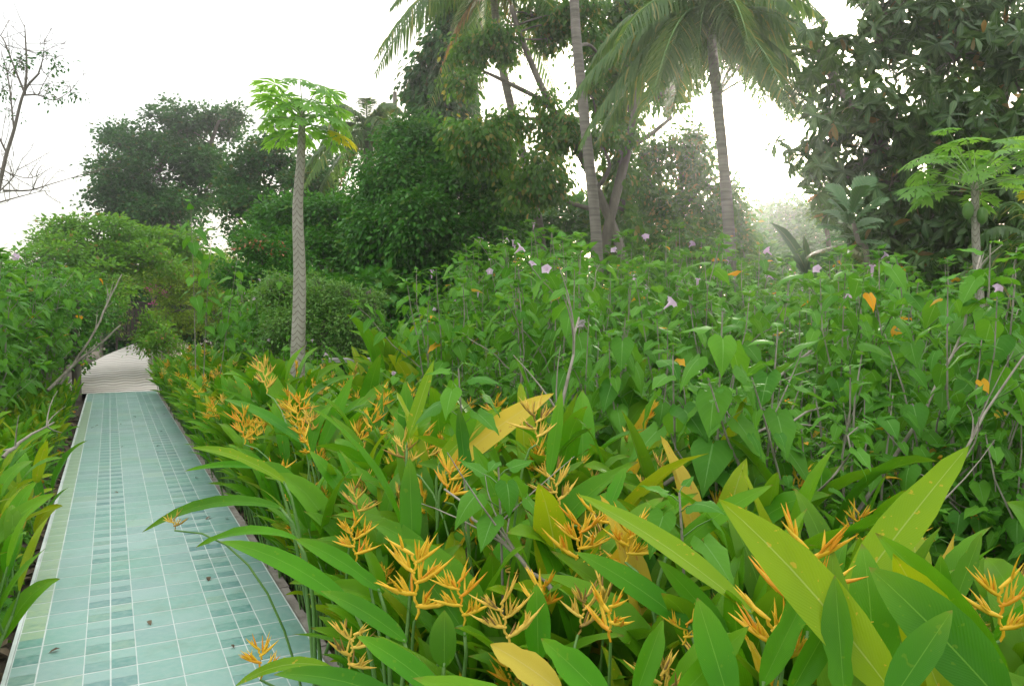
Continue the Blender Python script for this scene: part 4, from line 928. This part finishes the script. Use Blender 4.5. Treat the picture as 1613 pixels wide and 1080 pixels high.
tree('lacy small leaved tree with sky glinting through behind the main palm', 'broadleaf_tree', [([(1070, 440, 21), (1068, 350, 21), (1075, 260, 21)], .15, .08), ([(1068, 340, 21), (1020, 280, 21), (1010, 250, 21)], .08, .03), ([(1070, 330, 21), (1120, 280, 21)], .08, .03)],
     [(1040, 240, 42, 42, 21), (1085, 250, 45, 45, 21), (1020, 300, 50, 50, 21), (1080, 320, 60, 55, 21), (1130, 320, 40, 55, 21), (1050, 380, 90, 45, 20.5), (1140, 380, 50, 45, 21), (1155, 340, 25, 35, 21)], M['l_brown'], 1250, 14, .15, .27, 'lance', 18, droop=.5, yellow=.1, shell=.9)
tree('high dark crown glimpsed behind the main palm fronds', 'broadleaf_tree', [([(1156, 500, 27), (1143, 300, 27), (1130, 150, 27)], .08, .05)],
     [(1180, 70, 45, 50, 27), (1210, 110, 24, 40, 27), (1150, 40, 60, 50, 27), (1215, 60, 20, 30, 27), (1200, 30, 35, 40, 27)], M['l_dark'], 420, 15, .24, .4, 'diaw', 19, shell=.85)
tree('massive dark tree with whorls of long drooping leaves', 'broadleaf_tree', [([(1500, 520, 11.5), (1495, 400, 11.5), (1480, 250, 11.5), (1470, 100, 11.5)], .3, .12), ([(1490, 380, 11.5), (1400, 250, 11), (1340, 170, 11)], .12, .05), ([(1485, 300, 11.5), (1570, 180, 11.5), (1600, 80, 11.5)], .12, .05)],
     [(1285, 75, 34, 26, 11.5), (1305, 120, 48, 46, 11.2), (1335, 175, 60, 50, 10.8), (1300, 225, 48, 44, 11), (1330, 285, 42, 38, 11), (1395, 85, 60, 60, 11.3), (1410, 190, 80, 70, 10.6), (1440, 10, 80, 60, 11.5), (1500, 90, 90, 80, 11), (1560, 30, 100, 80, 11.5), (1600, 140, 90, 90, 10.6), (1500, 210, 90, 80, 10.4),
      (1400, 300, 70, 70, 10.8), (1480, 330, 90, 70, 10.5), (1580, 300, 90, 90, 10.5), (1400, 390, 70, 50, 10.8), (1500, 420, 100, 50, 10.6), (1600, 420, 80, 60, 10.6), (1680, 200, 80, 120, 11), (1390, 20, 30, 40, 11.6)], M['l_whorl'], 1150, 10, .25, .30, 'whorl', 20, yellow=.02, shell=.75, twig=.3)
tree('hazy light green tree in the sun gap beyond the thicket', 'broadleaf_tree', [([(1240, 480, 38), (1238, 420, 38), (1235, 370, 38)], .25, .12)],
     [(1240, 345, 40, 30, 38), (1275, 340, 35, 26, 38), (1215, 380, 50, 34, 37), (1270, 390, 60, 40, 36), (1180, 390, 30, 34, 38), (1320, 360, 30, 50, 38)], M['l_lush'], 650, 15, .24, .5, 'diaw', 21)
tree('fine twigged small tree poking out at the rim of the dark tree', 'broadleaf_tree', [([(1310, 470, 16), (1305, 380, 16), (1290, 300, 16)], .07, .03), ([(1298, 330, 16), (1270, 285, 16)], .03, .01)],
     [(1290, 275, 28, 26, 16), (1300, 320, 26, 34, 16), (1270, 265, 18, 12, 16)], M['l_brown'], 150, 12, .11, .2, 'dia', 22)
# shrubs and lower masses
tree('lime green shrub mass spreading below the lone dark tree', 'shrub', [([(100, 540, 22), (120, 450, 22), (140, 400, 22)], .06, .03)],
     [(160, 360, 60, 26, 22), (225, 375, 55, 26, 23), (130, 400, 70, 40, 21), (210, 410, 70, 40, 22), (90, 370, 50, 30, 22), (280, 385, 50, 28, 24), (60, 430, 60, 60, 20), (150, 450, 60, 50, 20)], M['l_lime'], 1300, 15, .13, .30, 'dia', 23, cat='shrub', flat=.5, yellow=.02)
tree('dark green shrub behind the lime shrub at the path bend', 'shrub', [([(120, 560, 17), (120, 500, 17), (125, 460, 17)], .1, .05)],
     [(90, 470, 60, 50, 17), (140, 500, 45, 60, 18), (60, 520, 60, 60, 15), (120, 545, 40, 40, 17), (175, 505, 16, 30, 22)], M['l_lush'], 800, 14, .10, .24, 'dia', 24, cat='shrub')
def pinks(o, B, rr):
    g = Geo(); root = np.array(o.location)
    for (px, py, Y) in ((237, 452, 27.6), (246, 455, 27.6), (240, 476, 27.6), (230, 450, 27.7), (262, 460, 27.6)):
        c = at(px, py, Y - .3) - root; n = 14; P = c + rr.normal(0, .09, (n, 3)); scatter(g, DIAW, P, unit(rr.normal(0, 1, (n, 3))), rr.normal(0, 1, (n, 3)), np.full(n, .07), tints(n, 0, rr))
    g.build('flowers', M['pink'], o)['kind'] = 'stuff'
tree('yellow-green creeper grown over a garden arch above the path end', 'creeper_arch', [([(243, 560, 28.5), (243, 490, 28.5), (235, 455, 28.5), (215, 450, 28.5)], .06, .05), ([(160, 560, 28.5), (162, 500, 28.5), (175, 460, 28.5), (215, 450, 28.5)], .06, .05)],
     [(225, 440, 30, 14, 28), (255, 430, 42, 16, 28), (295, 420, 44, 16, 28), (335, 415, 40, 16, 28.4), (270, 455, 40, 26, 28), (320, 455, 50, 40, 28), (285, 490, 42, 40, 28), (340, 500, 50, 40, 27), (262, 510, 18, 30, 27.5), (184, 480, 12, 50, 28.5, .5), (390, 440, 60, 50, 27)], M['l_arch'], 1500, 16, .10, .24, 'dia', 25, cat='creeper', flat=.6, extra=pinks, lump=False)
tree('pale round bush of tiny leaves just behind the papaya trunk', 'shrub', [([(510, 590, 12), (508, 540, 12), (510, 500, 12)], .05, .03), ([(508, 540, 12), (450, 480, 12), (430, 450, 12)], .02, .01), ([(510, 530, 12), (560, 480, 12), (585, 455, 12)], .02, .01)],
     [(440, 470, 48, 40, 12), (500, 470, 60, 42, 12), (555, 480, 44, 36, 12), (470, 520, 70, 45, 11.7), (550, 520, 52, 40, 11.8), (590, 470, 18, 14, 12), (520, 560, 70, 26, 11.6)], M['l_pale'], 1700, 12, .055, .15, 'dia', 26, cat='shrub', shell=.7, twr=.004)
tree('red tipped shrub on the slope beyond the round pale bush', 'shrub', [([(415, 480, 18), (415, 430, 18), (415, 400, 18)], .06, .04)],
     [(400, 395, 42, 26, 18), (440, 405, 44, 26, 18), (380, 425, 50, 36, 17.5), (450, 440, 60, 40, 17.5)], M['l_lush'], 700, 14, .10, .22, 'dia', 27, cat='shrub',
     extra=lambda o, B, rr: (lambda g, P: (scatter(g, SMALL[0], P, unit(rr.normal(0, 1, (60, 3)) + np.array((0, 0, 1))), np.tile(np.array((0, 0, 1.0)), (60, 1)), np.full(60, .10), tints(60, 0, rr)), g.build('young_leaves', M['sprout_red'], o)))(Geo(), np.concatenate([at(px, py, 17.3) - np.array(o.location) + rr.normal(0, .12, (15, 3)) for px, py in ((412, 380), (372, 392), (440, 392), (395, 384))])))
tree('feathery yellow-green hedge bush close beside the pale paving', 'shrub', [([(245, 580, 21), (245, 550, 21), (245, 530, 21)], .05, .03)],
     [(240, 515, 26, 24, 21), (262, 540, 30, 26, 20), (228, 540, 14, 20, 22)], M['l_lime'], 260, 13, .1, .2, 'lance', 28, cat='shrub')
DYB = {42: 105, 44: 40, 45: 45, 46: 40, 48: 10}  # banks behind the arch and in the hollow are added dark fill for shade
for (lab, pxs, Y, mm, sd, h) in (('dark shrubs added to shade the view behind the creeper arch', (170, 215, 260, 310), 34, 'l_dark', 48, 75), ('dark shrub fill added for the shade under the bright green tree', (600, 650, 700, 760), 20, 'l_dark', 49, 85), ('low green shrubs behind the plank table', (500, 560, 620), 17, 'l_lush', 50, 30), ('far hedge behind the white sky gap at the path side', (-60, 20, 90), 45, 'l_lime', 41, 45), ('deep green bank of foliage below the olive tree', (810, 860, 910, 960, 1010), 24, 'l_lush', 42, 62), ('dark foliage bank closing the hollow behind the round bush', (560, 620, 690, 760, 830), 26, 'l_dark', 43, 60),
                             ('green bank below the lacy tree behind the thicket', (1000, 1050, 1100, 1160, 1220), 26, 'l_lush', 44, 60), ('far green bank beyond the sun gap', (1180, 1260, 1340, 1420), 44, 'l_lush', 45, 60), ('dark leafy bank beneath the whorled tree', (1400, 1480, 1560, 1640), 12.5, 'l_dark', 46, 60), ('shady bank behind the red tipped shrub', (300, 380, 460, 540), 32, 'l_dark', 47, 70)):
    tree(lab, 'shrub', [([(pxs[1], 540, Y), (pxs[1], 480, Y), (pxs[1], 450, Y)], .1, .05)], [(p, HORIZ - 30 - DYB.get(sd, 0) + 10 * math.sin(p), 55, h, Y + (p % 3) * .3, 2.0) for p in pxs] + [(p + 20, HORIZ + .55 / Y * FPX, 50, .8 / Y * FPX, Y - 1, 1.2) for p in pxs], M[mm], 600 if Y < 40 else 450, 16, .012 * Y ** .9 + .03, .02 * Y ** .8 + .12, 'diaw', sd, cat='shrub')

# bare tree at the far left
tree('nearly bare slender tree against the white sky with a few leaf sprays', 'bare_tree',
     [([(-30, 560, 11), (-20, 400, 11), (5, 265, 11), (22, 205, 11), (38, 145, 11), (62, 115, 11)], .036, .014), ([(38, 150, 11), (42, 110, 11), (40, 60, 11), (39, 40, 11)], .02, .005), ([(38, 145, 11), (18, 95, 11), (4, 60, 11), (-12, 50, 11)], .016, .004), ([(22, 205, 11), (14, 130, 11), (2, 80, 11)], .014, .004), ([(60, 118, 11), (68, 90, 11), (70, 60, 11)], .012, .003),
      ([(36, 150, 11), (60, 150, 11), (85, 158, 11), (110, 145, 11)], .014, .004), ([(5, 300, 10.5), (45, 300, 10.5), (80, 290, 10.5), (120, 278, 10.5)], .014, .003), ([(-5, 320, 10.5), (30, 310, 10.5), (70, 300, 10.5)], .012, .003), ([(0, 265, 11), (20, 275, 11), (50, 280, 11), (85, 262, 11)], .01, .003), ([(10, 240, 11), (-10, 200, 11), (-30, 170, 11)], .015, .005), ([(-10, 310, 10.5), (20, 280, 10.5), (35, 250, 10.5)], .01, .003)],
     [(88, 92, 16, 8, 11, .2), (85, 108, 14, 10, 11, .2), (105, 142, 20, 8, 11, .25), (118, 150, 12, 6, 11, .2), (85, 155, 14, 7, 11, .2), (30, 98, 14, 8, 11, .2), (4, 140, 12, 16, 11, .2), (2, 105, 8, 20, 11, .2), (20, 180, 10, 8, 11, .2)], M['l_dark'], 90, 7, .055, .10, 'lance', 31, twig=.8, linkr=.006, twr=.003, droop=.3, lump=False, twigs=7)

# ------------------------------------------------------------------ breadfruit sapling, spiky plant, banana leaves
def lobed(g, b, d, n_, L, rr, c):
    d = unit(d); x = unit(np.cross(d, n_)); z = np.cross(x, d); m = 9
    for k in range(m):
        f = .12 + .86 * k / (m - 1); p = b + d * L * f - np.array((0, 0, 1)) * L * .2 * f * f; ll = L * .45 * math.sin(f * 2.7 + .3)
        for sg in ((-1, 1) if k < m - 1 else (0,)):
            dd = unit(x * sg * .8 + d * .75); e = p + dd * ll; blade(g, [p - dd * .01, (p + e) / 2 + z * .02, e - z * .03], z, L * .05, fold=.1, c=c, ts=np.array([0, .3, .6, .85, 1]), ws=np.array([.8, 1, .9, .5, 0]))
    blade(g, [b, b + d * L * .5 - np.array((0, 0, L * .05)), b + d * L - np.array((0, 0, L * .2))], z, L * .07, fold=.1, c=c)
root = at(1368, 520, 9); root[2] = GZ; o = empty('breadfruit_sapling', root); tag(o, 'young tree with big feather-lobed grey-green leaves before the dark tree', 'sapling')
tp = at(1340, 335, 9) - root; g = Geo(); tube(g, smooth_path([np.zeros(3), at(1366, 420, 9) - root, at(1352, 380, 9) - root, tp], 5), np.linspace(.04, .02, 16), 8); g.build('trunk', M['bark'], o)
g = Geo()
for k in range(17):
    az = k * 2.4; f = k / 17; el = 1.2 - 1.5 * f; b = tp - np.array((0, 0, .45 * f)); d = np.array((math.cos(az) * math.cos(el), math.sin(az) * math.cos(el), math.sin(el)))
    lobed(g, b + d * .06, d, np.array((0, -.4, 1.0)), U(.30, .48), RNG, (U(0, 1), .6 if f > .8 else 0, 0, 1))
g.build('crown', M['breadfruit'], o)
root = at(1328, 470, 8); root[2] = GZ; o = empty('strap_leaf_plant', root); tag(o, 'spiky pale green strap-leaved plant sticking out of the thicket back', 'plant'); g = Geo()
tp = at(1332, 455, 8) - root; tube(g, [np.zeros(3), tp], [.02, .015], 6, m=1)
for k in range(16):
    az = k * 2.4; el = U(.5, 1.4); d = np.array((math.cos(az) * math.cos(el), math.sin(az) * math.cos(el), math.sin(el))); L = U(.35, .6)
    blade(g, bez(tp, tp + d * L * .6, tp + d * L + np.array((math.cos(az) * .08, math.sin(az) * .08, -.08)), 6), np.array((-math.cos(az) * .6, -math.sin(az) * .6, .9)), .016, c=(U(0, 1), 0, 0, 1), ts=np.array([0, .3, .7, 1]), ws=np.array([.8, 1, .6, 0]))
g.build('foliage', [M['l_lime'], M['stemgreen']], o)
root = at(1275, 500, 12); root[2] = GZ; o = empty('banana_plant', root); tag(o, 'banana plant with long arching blue-green leaves at the sun gap', 'banana plant'); g, st = Geo(), Geo()
tp = at(1275, 440, 12) - root; tube(st, [np.zeros(3), tp * .5, tp], [.09, .08, .05], 10); st.build('trunk', M['stemgreen'], o)
for (px, py, cx, cy, W) in ((1212, 350, 1250, 380, .13), (1290, 395, 1282, 410, .12), (1340, 420, 1310, 390, .13), (1230, 420, 1245, 400, .12), (1265, 370, 1270, 400, .1)):
    blade(g, bez(tp, at(cx, cy - 8, 11.8) - root, at(px, py, 11.7) - root, 10), np.array((.2, -1.0, .7)), W, fold=.2, c=(U(0, 1), 0, 0, 1), wave=.06)
g.build('foliage', M['breadfruit'], o)

# ------------------------------------------------------------------ small built things
root = at(560, 564, 11); rz = root[2]; root[2] = GZ; o = empty('plank_table', root, rz=.12); tag(o, 'weathered grey plank table half hidden behind the heliconia bed', 'table'); g = Geo()
for k in range(2): box(g, -.45, .43, -.16 + k * .165, -.002 + k * .165, rz - GZ - .05, rz - GZ, 0)
g.build('tabletop', M['plank'], o, smooth=False)
for sx in (-.36, .34):
    g = Geo(); box(g, sx - .04, sx + .04, -.12, .12, 0, rz - GZ - .052); g.build('leg', M['plank'], o, smooth=False)
b = at(215, 500, 31); o = empty('arch_opening', (b[0], b[1], 0.0), rz=.45); tag(o, 'dark slatted panel added for the shaded opening of the creeper arch at the path end', 'doorway')
for sx in (-.75, .72):  # dark frame and panel put in place of the arch's shaded opening
    g = Geo(); box(g, sx, sx + .07, -.035, .035, 0, 2.3); g.build('post', M['openshade'], o, smooth=False)
g = Geo(); box(g, -.678, .718, -.03, .03, 2.2, 2.28); g.build('beam', M['openshade'], o, smooth=False)
g = Geo()
for k in range(9): box(g, -.66 + k * .152, -.54 + k * .152, -.015, .015, .75, 2.15)
box(g, -.66, .70, .018, .045, 1.0, 1.08); box(g, -.66, .70, .018, .045, 1.9, 1.98); g.build('opening_panel', M['openshade'], o, smooth=False)
# broken dead trunk standing in the sky by the distant palm
tree('broken dead palm stump pole above the far trees', 'dead_trunk', [([(624, 420, 28), (623, 250, 28), (622, 145, 28)], .14, .07)], [(600, 190, 14, 20, 28), (640, 215, 12, 16, 28)], M['l_dark'], 30, 10, .16, .3, 'lance', 51, linkr=.02)

# ------------------------------------------------------------------ thin haze, added for the veiling glow around the low sun
hz = mat('glow_haze'); vp = hz[1].nodes.new('ShaderNodeVolumePrincipled'); vp.inputs['Color'].default_value = (.97, .98, 1, 1)
vp.inputs['Density'].default_value = .0022; vp.inputs['Anisotropy'].default_value = .84
hz[1].links.new(vp.outputs[0], hz[2].inputs['Volume'])
g = Geo(); box(g, -90, 90, -25, 100, -1.3, 24)
tag(g.build('haze', hz[0], smooth=False), 'thin haze added over the garden for the glow around the sun', 'haze', kind='stuff')
